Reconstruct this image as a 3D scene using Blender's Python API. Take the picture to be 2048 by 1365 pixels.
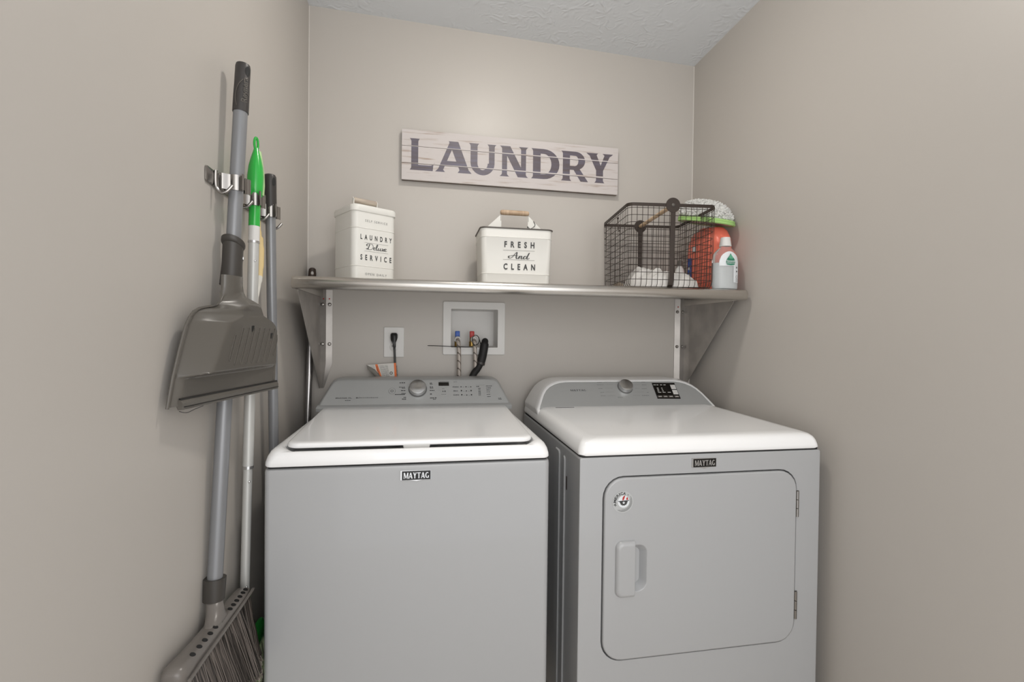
import bpy, bmesh, math, random
from mathutils import Vector, Matrix, noise
random.seed(7)
PI = math.pi
scn = bpy.context.scene
COL = scn.collection
for o in list(bpy.data.objects): bpy.data.objects.remove(o)

# ------------------------------------------------------------------ camera
CAM = Vector((0.45122, -2.00499, 1.18288))
RX = Vector((0.98369, -0.179497, 0.011588)); UP = Vector((-0.008983, 0.01532, 0.999842)); FW = Vector((0.179646, 0.983639, -0.013458))
FPX = 963.86
cam = bpy.data.cameras.new('camera'); co = bpy.data.objects.new('camera', cam); COL.objects.link(co)
cam.sensor_width = 36; cam.lens = FPX / 2048 * 36; cam.clip_start = .02
m4 = Matrix((RX, UP, -FW)).transposed().to_4x4(); m4.translation = CAM; co.matrix_world = m4
scn.camera = co
# ------------------------------------------------------------------ world + exposure
w = bpy.data.worlds.new('hall_light'); scn.world = w; w.use_nodes = True
w.node_tree.nodes['Background'].inputs[0].default_value = (0.97, 0.98, 1.0, 1)
w.node_tree.nodes['Background'].inputs[1].default_value = 1.42
scn.view_settings.view_transform = 'Standard'; scn.view_settings.look = 'None'
scn.view_settings.gamma = 1; scn.view_settings.exposure = 0.0
LAMP_POS = (0.77, -0.81); LAMP_STRENGTH = 112.0; FILL_POWER = 18.0
# fill light added behind the camera to brighten lower walls and machine fronts
la = bpy.data.lights.new('hall_ceiling_light', 'AREA'); la.shape = 'RECTANGLE'; la.size = 1.4; la.size_y = 1.6; la.energy = FILL_POWER
la.color = (1.0, .975, .94)
lo = bpy.data.objects.new('hall_ceiling_light', la); COL.objects.link(lo); lo.location = (.8, -3.1, 1.45)
lo.rotation_euler = (Vector((.8, 0, .9)) - Vector(lo.location)).to_track_quat('-Z', 'Y').to_euler()

# ------------------------------------------------------------------ materials
def mat(name, col, rough=.5, metal=0, bump=None, coat=0, trans=0, ior=1.45, emit=None, spec=None, aniso=None, sub=None):
    m = bpy.data.materials.new(name); m.use_nodes = True; nt = m.node_tree; b = nt.nodes['Principled BSDF']
    b.inputs['Base Color'].default_value = (*col, 1); b.inputs['Roughness'].default_value = rough; b.inputs['Metallic'].default_value = metal
    b.inputs['Coat Weight'].default_value = coat; b.inputs['Transmission Weight'].default_value = trans; b.inputs['IOR'].default_value = ior
    if spec is not None: b.inputs['Specular IOR Level'].default_value = spec
    if sub: b.inputs['Subsurface Weight'].default_value = sub; b.inputs['Subsurface Radius'].default_value = (.01, .01, .01)
    if emit: b.inputs['Emission Color'].default_value = (*emit[0], 1); b.inputs['Emission Strength'].default_value = emit[1]
    if aniso: b.inputs['Anisotropic'].default_value = aniso
    if bump:
        sc, st, dist, det = bump
        tc = nt.nodes.new('ShaderNodeTexCoord'); n = nt.nodes.new('ShaderNodeTexNoise'); bp = nt.nodes.new('ShaderNodeBump')
        n.inputs['Scale'].default_value = sc; n.inputs['Detail'].default_value = det
        bp.inputs['Strength'].default_value = st; bp.inputs['Distance'].default_value = dist
        nt.links.new(tc.outputs['Object'], n.inputs['Vector']); nt.links.new(n.outputs['Fac'], bp.inputs['Height']); nt.links.new(bp.outputs['Normal'], b.inputs['Normal'])
    return m
def noise_color(m, c1, c2, scale, stretch=(1, 1, 1), lo=.4, hi=.6, detail=5, coords='Object'):
    nt = m.node_tree; b = nt.nodes['Principled BSDF']
    tc = nt.nodes.new('ShaderNodeTexCoord'); mp = nt.nodes.new('ShaderNodeMapping'); n = nt.nodes.new('ShaderNodeTexNoise'); r = nt.nodes.new('ShaderNodeValToRGB')
    mp.inputs['Scale'].default_value = stretch; n.inputs['Scale'].default_value = scale; n.inputs['Detail'].default_value = detail
    r.color_ramp.elements[0].position = lo; r.color_ramp.elements[1].position = hi
    r.color_ramp.elements[0].color = (*c1, 1); r.color_ramp.elements[1].color = (*c2, 1)
    nt.links.new(tc.outputs[coords], mp.inputs[0]); nt.links.new(mp.outputs[0], n.inputs['Vector']); nt.links.new(n.outputs['Fac'], r.inputs[0]); nt.links.new(r.outputs[0], b.inputs['Base Color'])
    return m
def brushed(m, stretch, st=.15, scale=60):
    nt = m.node_tree; b = nt.nodes['Principled BSDF']
    tc = nt.nodes.new('ShaderNodeTexCoord'); mp = nt.nodes.new('ShaderNodeMapping'); n = nt.nodes.new('ShaderNodeTexNoise'); bp = nt.nodes.new('ShaderNodeBump')
    mp.inputs['Scale'].default_value = stretch; n.inputs['Scale'].default_value = scale; bp.inputs['Strength'].default_value = st; bp.inputs['Distance'].default_value = .001
    nt.links.new(tc.outputs['Object'], mp.inputs[0]); nt.links.new(mp.outputs[0], n.inputs['Vector']); nt.links.new(n.outputs['Fac'], bp.inputs['Height']); nt.links.new(bp.outputs['Normal'], b.inputs['Normal'])
    return m
M = {}
M['wall'] = mat('greige_satin_paint', (.485, .455, .420), .40, bump=(160, .12, .0006, 3), spec=.42)
M['ceil'] = mat('stomped_ceiling_paint', (.74, .77, .80), .6)
nt = M['ceil'].node_tree; b = nt.nodes['Principled BSDF']
tc = nt.nodes.new('ShaderNodeTexCoord'); n1 = nt.nodes.new('ShaderNodeTexNoise'); n1.inputs['Scale'].default_value = 21; n1.inputs['Detail'].default_value = 6; n1.inputs['Distortion'].default_value = 1.6
n1.noise_type = 'RIDGED_MULTIFRACTAL'
n2 = nt.nodes.new('ShaderNodeTexNoise'); n2.inputs['Scale'].default_value = 5
mr = nt.nodes.new('ShaderNodeMapRange'); mr.inputs[1].default_value = .36; mr.inputs[2].default_value = .52
mu = nt.nodes.new('ShaderNodeMath'); mu.operation = 'MULTIPLY'
bp = nt.nodes.new('ShaderNodeBump'); bp.inputs['Strength'].default_value = .7; bp.inputs['Distance'].default_value = .005
nt.links.new(tc.outputs['Object'], n1.inputs['Vector']); nt.links.new(tc.outputs['Object'], n2.inputs['Vector'])
nt.links.new(n2.outputs['Fac'], mr.inputs[0]); nt.links.new(n1.outputs['Fac'], mu.inputs[0]); nt.links.new(mr.outputs[0], mu.inputs[1])
nt.links.new(mu.outputs[0], bp.inputs['Height']); nt.links.new(bp.outputs['Normal'], b.inputs['Normal'])
M['floor'] = noise_color(mat('vinyl_floor', (.5, .46, .40), .45), (.46, .41, .35), (.56, .51, .45), 6, (1, 8, 1), .35, .65)
M['enamel'] = mat('white_enamel', (.90, .90, .90), .22, coat=.3, bump=(300, .03, .0002, 2))  # lit copy of the white enamel: brightness of the tops put into the colour
M['enamel_body'] = mat('white_enamel_panel', (.405, .41, .416), .28, coat=.2)  # same enamel for fronts and sides, their shade painted in as darker colour
M['silver'] = brushed(mat('silver_console_paint', (.48, .49, .49), .38, .35), (1, 30, 30), .05, 30)
M['dark_gap'] = mat('dark_seam', (.02, .02, .02), .8)
M['print'] = mat('dark_grey_print', (.045, .045, .045), .6)
M['print_soft'] = mat('grey_console_print', (.14, .14, .14), .6)
M['knob'] = mat('spun_metal_knob', (.62, .62, .62), .27, 1, aniso=.8)
M['chrome'] = mat('chrome', (.33, .315, .30), .26, 1)
M['steel'] = brushed(mat('brushed_stainless', (.60, .575, .54), .27, 1), (1, 20, 20), .12, 40)
M['galv'] = noise_color(mat('bracket_steel', (.5, .47, .44), .42, .6), (.36, .34, .32), (.45, .425, .40), 9)
M['black'] = mat('black_plastic', (.012, .012, .012), .35)
M['hose_black'] = mat('black_corrugated_plastic', (.012, .011, .011), .6)
M['screen'] = mat('black_glass', (.008, .007, .006), .12)
M['white_plastic'] = mat('white_plastic', (.68, .67, .65), .4)
M['cream'] = mat('cream_powder_coat', (.74, .73, .69), .38)
M['rim_dark'] = mat('dark_rim', (.10, .09, .08), .5)
M['wood'] = noise_color(mat('pale_beech', (.5, .36, .24), .5), (.40, .28, .18), (.52, .38, .26), 14, (6, 1, 1))
M['wood_grey'] = noise_color(mat('grey_beige_wood', (.5, .42, .34), .55), (.42, .35, .29), (.52, .45, .37), 14, (1, 1, 6))
M['dowel'] = noise_color(mat('tan_dowel', (.6, .45, .3), .5), (.52, .37, .23), (.66, .50, .34), 14, (6, 1, 1))
M['wire'] = mat('dark_bronze_wire', (.045, .034, .028), .5, .4)
M['sign'] = mat('whitewashed_plank', (.7, .66, .64), .7, bump=(90, .3, .001, 6))
nt = M['sign'].node_tree; b = nt.nodes['Principled BSDF']
noise_color(M['sign'], (.34, .26, .21), (.55, .51, .495), 6, (1.2, 6, 14), .25, .44, 9)
M['sign_edge'] = noise_color(mat('weathered_plank_edge', (.3, .22, .16), .8), (.07, .048, .035), (.22, .17, .13), 12, (1, 4, 10))
M['ink'] = noise_color(mat('slate_purple_paint', (.1, .09, .12), .42), (.10, .08, .085), (.125, .115, .16), 6, (1, 4, 14), .35, .7, 6)
M['grip'] = mat('dark_grey_rubber', (.040, .036, .034), .42, bump=(120, .1, .001, 2))
M['pole'] = mat('grey_painted_pole', (.23, .235, .245), .32, .25)
M['pan'] = mat('warm_grey_plastic', (.105, .096, .084), .26, bump=(60, .05, .001, 2))
M['pan_dark'] = mat('dark_grey_lip', (.05, .045, .04), .4)
M['broom_head'] = mat('taupe_grey_plastic', (.16, .145, .132), .28)
M['bristle'] = noise_color(mat('dark_taupe_bristle', (.1, .08, .07), .5), (.018, .015, .013), (.14, .118, .105), 30, (8, 8, .06))
M['bristle_tip'] = noise_color(mat('frayed_bristle_tip', (.25, .2, .17), .8), (.12, .10, .085), (.33, .29, .25), 80)
M['green'] = mat('bright_green_plastic', (.03, .42, .06), .22, coat=.3)
M['pale_green'] = mat('pale_green_plastic', (.42, .62, .30), .3)
M['lime_white'] = mat('pale_lime_plastic', (.60, .70, .45), .4)
M['alu'] = mat('brushed_aluminium_tube', (.56, .56, .54), .4, .25)
M['yellow'] = mat('pale_yellow_plastic', (.78, .60, .30), .35)
M['off_white'] = mat('offwhite_plastic', (.72, .70, .64), .35)
M['rod'] = mat('satin_metal_rod', (.42, .41, .41), .25, .9)
M['brown_cap'] = mat('dark_brown_plastic', (.05, .033, .025), .4)
M['jug'] = mat('coral_plastic', (.93, .22, .145), .32, sub=.05)
M['blue'] = mat('blue_print', (.03, .10, .42), .4)
M['red'] = mat('red_plastic', (.45, .015, .012), .35)
M['label_white'] = mat('white_paper_label', (.74, .77, .79), .5)
M['clear'] = mat('clear_plastic', (.97, .99, .99), .07, trans=.9, ior=1.25)
M['drop'] = mat('green_print', (.03, .22, .13), .5)
M['leaf'] = mat('light_green_print', (.12, .42, .26), .5)
M['cloth'] = mat('white_cotton', (.66, .64, .61), .9, bump=(220, .3, .001, 4))
M['cloth2'] = mat('offwhite_cotton', (.56, .545, .52), .9, bump=(220, .3, .001, 4))
M['cloth_beige'] = mat('beige_cotton', (.33, .27, .21), .9, bump=(220, .3, .001, 4))
M['chenille'] = mat('grey_chenille', (.62, .62, .60), .95)
M['pad_under'] = mat('pinkish_microfibre', (.62, .53, .48), .9, bump=(300, .3, .001, 3))
M['pad_green'] = mat('lime_green_fleece', (.36, .58, .20), .95, bump=(250, .6, .002, 3))
M['hose'] = mat('braided_hose', (.42, .38, .34), .45, .2)
nt = M['hose'].node_tree; b = nt.nodes['Principled BSDF']
wv = nt.nodes.new('ShaderNodeTexWave'); wv.bands_direction = 'DIAGONAL'; wv.inputs['Scale'].default_value = 20; wv.inputs['Distortion'].default_value = .4
tc = nt.nodes.new('ShaderNodeTexCoord'); cr = nt.nodes.new('ShaderNodeValToRGB')
cr.color_ramp.elements[0].color = (.10, .085, .07, 1); cr.color_ramp.elements[1].color = (.44, .39, .35, 1); cr.color_ramp.elements[0].position = .02; cr.color_ramp.elements[1].position = .14
nt.links.new(tc.outputs['Object'], wv.inputs['Vector']); nt.links.new(wv.outputs['Fac'], cr.inputs[0]); nt.links.new(cr.outputs[0], b.inputs['Base Color'])
M['orange'] = mat('orange_print', (.75, .16, .03), .5)
M['paper'] = mat('white_tag_paper', (.66, .64, .60), .6)
M['paper_back'] = mat('grey_tag_back', (.20, .19, .17), .6)
M['brass'] = mat('brass', (.45, .30, .10), .3, 1)
M['lamp'] = mat('lamp_diffuser', (.8, .8, .8), .5, emit=((1.0, .95, .88), LAMP_STRENGTH))
M['badge_metal'] = mat('badge_chrome', (.62, .62, .62), .25, .9)

def island_color(m, c1, c2):
    nt = m.node_tree; b = nt.nodes['Principled BSDF']; g = nt.nodes.new('ShaderNodeNewGeometry'); r = nt.nodes.new('ShaderNodeValToRGB')
    r.color_ramp.elements[0].color = (*c1, 1); r.color_ramp.elements[1].color = (*c2, 1)
    nt.links.new(g.outputs['Random Per Island'], r.inputs[0]); nt.links.new(r.outputs[0], b.inputs['Base Color']); return m
M['bristle'] = island_color(mat('dark_taupe_bristle', (.1, .08, .07), .5), (.015, .012, .010), (.16, .135, .12))
# ------------------------------------------------------------------ object helpers
def tag(o, label=None, cat=None, group=None, kind=None):
    if label: o['label'] = label
    if cat: o['category'] = cat
    if group: o['group'] = group
    if kind: o['kind'] = kind
    return o
def thing(name, loc, label, cat, rz=0, group=None):
    o = bpy.data.objects.new(name, None); COL.objects.link(o); o.empty_display_size = .05
    o.location = loc; o.rotation_euler = (0, 0, rz); return tag(o, label, cat, group)
def wloc(o):
    v = Vector((0, 0, 0))
    while o: v += Vector(o.location); o = o.parent
    return v
def copy_tree(o, parent=None):
    c = o.copy(); COL.objects.link(c); c.parent = parent
    for ch in [x for x in bpy.data.objects if x.parent == o]: copy_tree(ch, c)
    return c
class MB:
    def __init__(s): s.b = bmesh.new()
    def v(s, p): return s.b.verts.new(p)
    def face(s, vs):
        try: return s.b.faces.new(vs)
        except ValueError: return None
    def poly(s, pts): return s.face([s.v(p) for p in pts])
    def box(s, x0, x1, y0, y1, z0, z1, bev=0, seg=2):
        vs = [s.v(p) for p in [(x0, y0, z0), (x1, y0, z0), (x1, y1, z0), (x0, y1, z0), (x0, y0, z1), (x1, y0, z1), (x1, y1, z1), (x0, y1, z1)]]
        fs = [s.face([vs[i] for i in q]) for q in [(3, 2, 1, 0), (4, 5, 6, 7), (0, 1, 5, 4), (1, 2, 6, 5), (2, 3, 7, 6), (3, 0, 4, 7)]]
        if bev:
            es = list({e for f in fs for e in f.edges})
            bmesh.ops.bevel(s.b, geom=es, offset=bev, segments=seg, profile=.5, affect='EDGES')
        return s
    def loft(s, loops, cap0=True, cap1=True, closed=True):
        rings = [[s.v(p) for p in L] for L in loops]
        n = len(rings[0])
        for a, c in zip(rings, rings[1:]):
            for i in range(n if closed else n - 1):
                j = (i + 1) % n
                s.face([a[i], a[j], c[j], c[i]])
        if cap0: s.face(rings[0][::-1])
        if cap1: s.face(rings[-1])
        return s
    def tube(s, path, r, n=10, cap=True, rr=None):
        pts = [Vector(p) for p in path]; loops = []
        up = Vector((0, 0, 1)); prev = None
        for i, p in enumerate(pts):
            t = (pts[min(i + 1, len(pts) - 1)] - pts[max(i - 1, 0)]).normalized()
            if prev is None:
                a = t.cross(up)
                if a.length < .05: a = t.cross(Vector((1, 0, 0)))
            else: a = prev - t * prev.dot(t)
            a.normalize(); prev = a; bb = t.cross(a)
            R = r[i] if isinstance(r, (list, tuple)) else r
            loops.append([p + a * (R * math.cos(2 * PI * k / n)) + bb * (R * math.sin(2 * PI * k / n)) for k in range(n)])
        return s.loft(loops, cap, cap)
    def cyl(s, p0, p1, r, n=16, r1=None): return s.tube([p0, p1], [r, r if r1 is None else r1], n)
    def lathe(s, prof, c=(0, 0, 0), axis=(0, 0, 1), n=24, sx=1, sy=1):
        ax = Vector(axis).normalized(); a = ax.cross(Vector((0, 1, 0)) if abs(ax.y) < .9 else Vector((1, 0, 0))).normalized(); bb = ax.cross(a)
        c = Vector(c)
        return s.loft([[c + ax * h + a * (r * sx * math.cos(2 * PI * k / n)) + bb * (r * sy * math.sin(2 * PI * k / n)) for k in range(n)] for r, h in prof])
    def sphere(s, c, r, n=10, sc=(1, 1, 1)):
        c = Vector(c); loops = []
        for i in range(1, n):
            t = PI * i / n
            loops.append([c + Vector((math.sin(t) * math.cos(2 * PI * k / n) * r * sc[0], math.sin(t) * math.sin(2 * PI * k / n) * r * sc[1], -math.cos(t) * r * sc[2])) for k in range(n)])
        return s.loft(loops)
    def build(s, name, m, parent=None, local=False, smooth=True, label=None, kind=None, angle=35, flip=None):
        bmesh.ops.recalc_face_normals(s.b, faces=s.b.faces) if flip is None else None
        if parent is not None and not local:
            bmesh.ops.translate(s.b, verts=s.b.verts, vec=-wloc(parent))
        me = bpy.data.meshes.new(name); s.b.to_mesh(me); s.b.free(); me.materials.append(m)
        if smooth and len(me.polygons):
            me.polygons.foreach_set('use_smooth', [True] * len(me.polygons)); me.set_sharp_from_angle(angle=math.radians(angle))
        o = bpy.data.objects.new(name, me); COL.objects.link(o); o.parent = parent
        if smooth and m.name.startswith(('white_enamel', 'silver_console')): o.modifiers.new('wn', 'WEIGHTED_NORMAL').keep_sharp = True
        if label: o['label'] = label
        if kind: o['kind'] = kind
        return o
def catmull(P, k=6, closed=False):
    P = [Vector(p) for p in P]; out = []; n = len(P)
    rng = range(n) if closed else range(n - 1)
    for i in rng:
        if closed: a, b_, c, d = P[i - 1], P[i], P[(i + 1) % n], P[(i + 2) % n]
        else: a, b_, c, d = P[max(i - 1, 0)], P[i], P[i + 1], P[min(i + 2, n - 1)]
        for q in range(k):
            t = q / k
            out.append(.5 * ((2 * b_) + (c - a) * t + (2 * a - 5 * b_ + 4 * c - d) * t * t + (3 * b_ - a - 3 * c + d) * t ** 3))
    if not closed: out.append(P[-1])
    return out
def rrect(x0, x1, y0, y1, r, n=5):
    """rounded rectangle, ccw; r = radius or 4 radii (bl, br, tr, tl)"""
    if not isinstance(r, (list, tuple)): r = (r,) * 4
    out = []
    for (cx, cy, a0, rr) in ((x0 + r[0], y0 + r[0], PI, r[0]), (x1 - r[1], y0 + r[1], 1.5 * PI, r[1]), (x1 - r[2], y1 - r[2], 0, r[2]), (x0 + r[3], y1 - r[3], .5 * PI, r[3])):
        for k in range(n + 1):
            a = a0 + .5 * PI * k / n
            out.append((cx + rr * math.cos(a), cy + rr * math.sin(a)))
    return out
def xy(L, z): return [(a, b_, z) for a, b_ in L]
def xz(L, y): return [(a, y, b_) for a, b_ in L]
def hit(px, py, P, N):
    """point of the plane (P, N) seen at an image position: used to read layouts off flat faces"""
    d = FW + RX * ((px - 1024) / FPX) + UP * ((682.5 - py) / FPX)
    t = (Vector(P) - CAM).dot(Vector(N)) / d.dot(Vector(N)); return CAM + d * t

# ------------------------------------------------------------------ lettering
def font_polys(s, size, offset=0, spacing=1.0, sx=1.0, bold_track=None):
    """built-in font -> (list of 2D polys, width)"""
    cu = bpy.data.curves.new('t', 'FONT'); cu.body = s; cu.size = 1; cu.offset = offset; cu.space_character = spacing; cu.resolution_u = 3
    o = bpy.data.objects.new('t', cu); COL.objects.link(o); dg = bpy.context.evaluated_depsgraph_get(); dg.update()
    me = o.evaluated_get(dg).to_mesh()
    vs = [(v.co.x, v.co.y) for v in me.vertices]
    polys = [[vs[i] for i in p.vertices] for p in me.polygons]
    x0 = min(v[0] for v in vs); x1 = max(v[0] for v in vs)
    polys = [[((a - x0) * size * sx, b_ * size) for a, b_ in p] for p in polys]
    o.evaluated_get(dg).to_mesh_clear(); bpy.data.objects.remove(o); bpy.data.curves.remove(cu)
    return polys, (x1 - x0) * size * sx
def ribbon(path, wd):
    P = [Vector(p) for p in path]; L = []; n = len(P)
    for i, p in enumerate(P):
        t = (P[min(i + 1, n - 1)] - P[max(i - 1, 0)]); t.normalize(); nn = Vector((-t.y, t.x)); ww = wd[i] if isinstance(wd, list) else wd
        L.append((p + nn * ww / 2, p - nn * ww / 2))
    return [[tuple(a[0]), tuple(a[1]), tuple(b_[1]), tuple(b_[0])] for a, b_ in zip(L, L[1:])]
def stem(cx, wd, y0, y1, f=.06, fh=.10, lo=True, hi=True):
    ys = [y0 + (y1 - y0) * k / 24 for k in range(25)] if False else sorted({y0, y1, *[y0 + fh * k / 4 for k in range(5)], *[y1 - fh * k / 4 for k in range(5)]})
    def hw(y):
        h = wd / 2
        if lo and y - y0 < fh: h += f * (1 - (y - y0) / fh) ** 2
        if hi and y1 - y < fh: h += f * (1 - (y1 - y) / fh) ** 2
        return h
    return [[(cx - hw(a), a), (cx + hw(a), a), (cx + hw(b_), b_), (cx - hw(b_), b_)] for a, b_ in zip(ys, ys[1:])]
def arc(cx, cy, rx, ry, a0, a1, wx, wy, n=14):
    """band of an ellipse whose thickness goes from wy (top/bottom) to wx (sides)"""
    out = []; pr = None
    for k in range(n + 1):
        a = math.radians(a0 + (a1 - a0) * k / n); c, s = math.cos(a), math.sin(a)
        q = ((cx + rx * c, cy + ry * s), (cx + (rx - wx) * c, cy + (ry - wy) * s))
        if pr: out.append([pr[0], q[0], q[1], pr[1]])
        pr = q
    return out
def diag(x0, y0, x1, y1, wd): return [[(x0, y0), (x0 + wd, y0), (x1 + wd, y1), (x1, y1)]]
def serif(ch):
    if ch == 'L': return stem(.24, .26, 0, 1) + [[(.12, 0), (.92, 0), (.94, .17), (.12, .17)], [(.86, .17), (.94, .17), (1, .28), (.95, .22)]], 1
    if ch == 'A':
        return diag(.03, 0, .40, 1, .15) + diag(.70, 0, .36, 1, .27) + [[(.2, .22), (.8, .22), (.76, .36), (.24, .36)],
            [(-.02, 0), (.26, 0), (.19, .09), (.06, .09)], [(.62, 0), (1.02, 0), (.95, .09), (.67, .09)], [(.40, 1), (.36, .9), (.64, .9), (.63, 1)]], 1
    if ch == 'U': return stem(.22, .24, .36, 1, lo=False) + stem(.84, .20, .36, 1, lo=False) + arc(.52, .37, .42, .39, 180, 360, .24, .17), 1
    if ch == 'N': return stem(.19, .17, 0, 1, .08) + stem(.83, .17, 0, 1, .08) + [[(.10, 1), (.38, 1), (.92, 0), (.64, 0)]], 1
    if ch == 'D': return stem(.22, .26, 0, 1) + [[(.2, .84), (.48, .84), (.48, 1), (.2, 1)], [(.2, 0), (.48, 0), (.48, .16), (.2, .16)]] + arc(.46, .5, .54, .5, -90, 90, .28, .16), 1
    if ch == 'R': return stem(.21, .26, 0, 1) + [[(.2, .86), (.55, .86), (.55, 1), (.2, 1)], [(.2, .38), (.55, .38), (.55, .51), (.2, .51)]] + arc(.54, .69, .36, .31, -90, 90, .25, .14) + [[(.45, .42), (.70, .42), (1.02, 0), (.74, 0)]], 1
    if ch == 'Y': return stem(.5, .26, 0, .45, hi=False) + [[(.08, 1), (.36, 1), (.62, .40), (.38, .40)], [(.70, 1), (.92, 1), (.62, .40), (.46, .40)], [(0, 1), (.44, 1), (.36, .92), (.1, .92)], [(.60, 1), (1, 1), (.9, .92), (.7, .92)]], 1
    if ch == 'M': return stem(.14, .12, 0, 1, .07) + stem(.88, .19, 0, 1, .07) + [[(.06, 1), (.32, 1), (.58, .05), (.44, .05)], [(.78, 1), (.95, 1), (.56, .05), (.46, .05)]], 1.25
    if ch == 'T': return stem(.5, .26, 0, 1) + [[(.03, 1), (.97, 1), (.95, .88), (.05, .88)], [(.03, 1), (.03, .72), (.1, .88)], [(.97, 1), (.97, .72), (.9, .88)]], .95
    if ch == 'G': return arc(.52, .5, .5, .5, 50, 330, .27, .14) + stem(.82, .2, 0.05, .44, .05, .08), 1
LIFT = 0
def place_polys(polys, org, ux, uy):
    global LIFT
    org, ux, uy = Vector(org), Vector(ux), Vector(uy); n = ux.cross(uy).normalized(); out = []
    for p in polys:
        LIFT = (LIFT + 1) % 30; out.append([org + ux * a + uy * b_ + n * (LIFT * 6e-6) for a, b_ in p])
    return out
def add_text(mb, s, org, ux, uy, h, width=None, offset=0, spacing=1, sx=1):
    """text with cap height h; stretched to width when given"""
    polys, wd = font_polys(s, h / .69, offset, spacing, sx)
    k = (width / wd) if width else 1
    for p in place_polys([[(a * k, b_) for a, b_ in q] for q in polys], org, ux, uy): mb.poly(p)
    return mb
def add_serif_text(mb, s, org, ux, uy, h, width, gap=.08):
    gl = [serif(c) for c in s]; tot = sum(g[1] * .8 for g in gl) + gap * (len(s) - 1); k = width / tot; x = 0
    for g, wd in gl:
        for p in place_polys([[(x + a * wd * .8 * k, b_ * h) for a, b_ in q] for q in g], org, ux, uy): mb.poly(p)
        x += (wd * .8 + gap) * k
    return mb
def bars(mb, org, ux, uy, length, h, n=4):
    """a line of print too small to read"""
    org, ux, uy = Vector(org), Vector(ux), Vector(uy); x = 0; seg = length / n
    for k in range(n):
        l = seg * random.uniform(.7, .9); hh = h * random.uniform(.75, 1)
        mb.poly([org + ux * x, org + ux * (x + l), org + ux * (x + l) + uy * hh, org + ux * x + uy * hh]); x += seg
    return mb

# ================================================================== THE ROOM
W = 1.6366; YF = -2.3
HL, HR, HS = 2.4546, 2.3999, 0.01125
def ceil_z(x, y): return HL + (HR - HL) * x / W - HS * y
def struct(name, mb, m): return tag(mb.build(name, m, smooth=False), kind='structure')
mb = MB(); mb.box(-.1, 0, YF, .1, 0, ceil_z(0, YF) + .05); struct('wall_left', mb, M['wall'])
mb = MB(); mb.box(W, W + .1, YF, .1, 0, ceil_z(W, YF) + .05); struct('wall_right', mb, M['wall'])
# back wall with the opening for the recessed water box
bx0, bx1, bz0, bz1 = .558, .757, 1.125, 1.288
mb = MB(); xs = [0, bx0, bx1, W]; zs = [0, bz0, bz1, 2.5]
for i in range(3):
    for j in range(3):
        if i == 1 and j == 1: continue
        mb.box(xs[i], xs[i + 1], 0, .12, zs[j], zs[j + 1])
bmesh.ops.remove_doubles(mb.b, verts=mb.b.verts, dist=1e-5)
seen = {}
for f_ in list(mb.b.faces):
    k = tuple(round(c, 4) for c in f_.calc_center_median())
    seen.setdefault(k, []).append(f_)
bmesh.ops.delete(mb.b, geom=[f_ for L in seen.values() if len(L) > 1 for f_ in L], context='FACES')
struct('wall_back', mb, M['wall'])
mb = MB(); c4 = [(0, YF), (W, YF), (W, 0), (0, 0)]
mb.loft([[(x, y, ceil_z(x, y)) for x, y in c4], [(x, y, ceil_z(x, y) + .1) for x, y in c4]]); struct('ceiling', mb, M['ceil'])
mb = MB(); mb.box(-.1, W + .1, YF, .12, -.05, 0); struct('floor', mb, M['floor'])

# thin caulk beads in the two back corners
M['caulk'] = mat('pale_caulk', (.62, .59, .55), .5)
for n_, x_ in ((1, .0004), (2, W - .0004)):
    mb = MB(); mb.tube([(x_, -.0004, .02), (x_, -.0004, ceil_z(x_, 0) - .002)], .0022, 6); struct('trim_%d' % n_, mb, M['caulk'])
# ceiling light of the closet (above the frame)
lx, ly = LAMP_POS; lz = ceil_z(lx, ly)
t = thing('ceiling_light', (lx, ly, lz), 'round white flush ceiling light above the washer and dryer', 'light')
MB().lathe([(.10, .01), (.10, -.02), (.095, -.028), (.07, -.028)], (lx, ly, lz)).build('base', M['white_plastic'], t)
MB().lathe([(.076, -.025), (.076, -.035), (.066, -.050), (.04, -.060), (.01, -.063)], (lx, ly, lz)).build('diffuser', M['lamp'], t)

# ================================================================== WASHER
wx0, wx1, wy0 = .0803, .7793, -.784
wyb = -.06
t = thing('washing_machine', ((wx0 + wx1) / 2, -.42, 0), 'white top-loading washing machine with silver console, left of the dryer', 'washing machine')
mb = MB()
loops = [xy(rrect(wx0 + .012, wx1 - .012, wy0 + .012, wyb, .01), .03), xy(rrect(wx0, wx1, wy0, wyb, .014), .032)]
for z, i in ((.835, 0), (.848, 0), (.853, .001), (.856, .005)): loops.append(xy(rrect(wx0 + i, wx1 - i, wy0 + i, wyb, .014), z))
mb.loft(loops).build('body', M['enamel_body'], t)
for sx in (wx0 + .05, wx1 - .05):
    for sy in (wy0 + .06, wyb - .06):
        MB().lathe([(.02, 0), (.022, .01), (.012, .014), (.01, .034)], (sx, sy, 0), n=12).build('foot', M['black'], t)
MB().loft([xy(rrect(wx0 + .006, wx1 - .006, wy0 + .006, wyb - .002, .01), z) for z in (.850, .8625)]).build('seam', M['dark_gap'], t)
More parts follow.
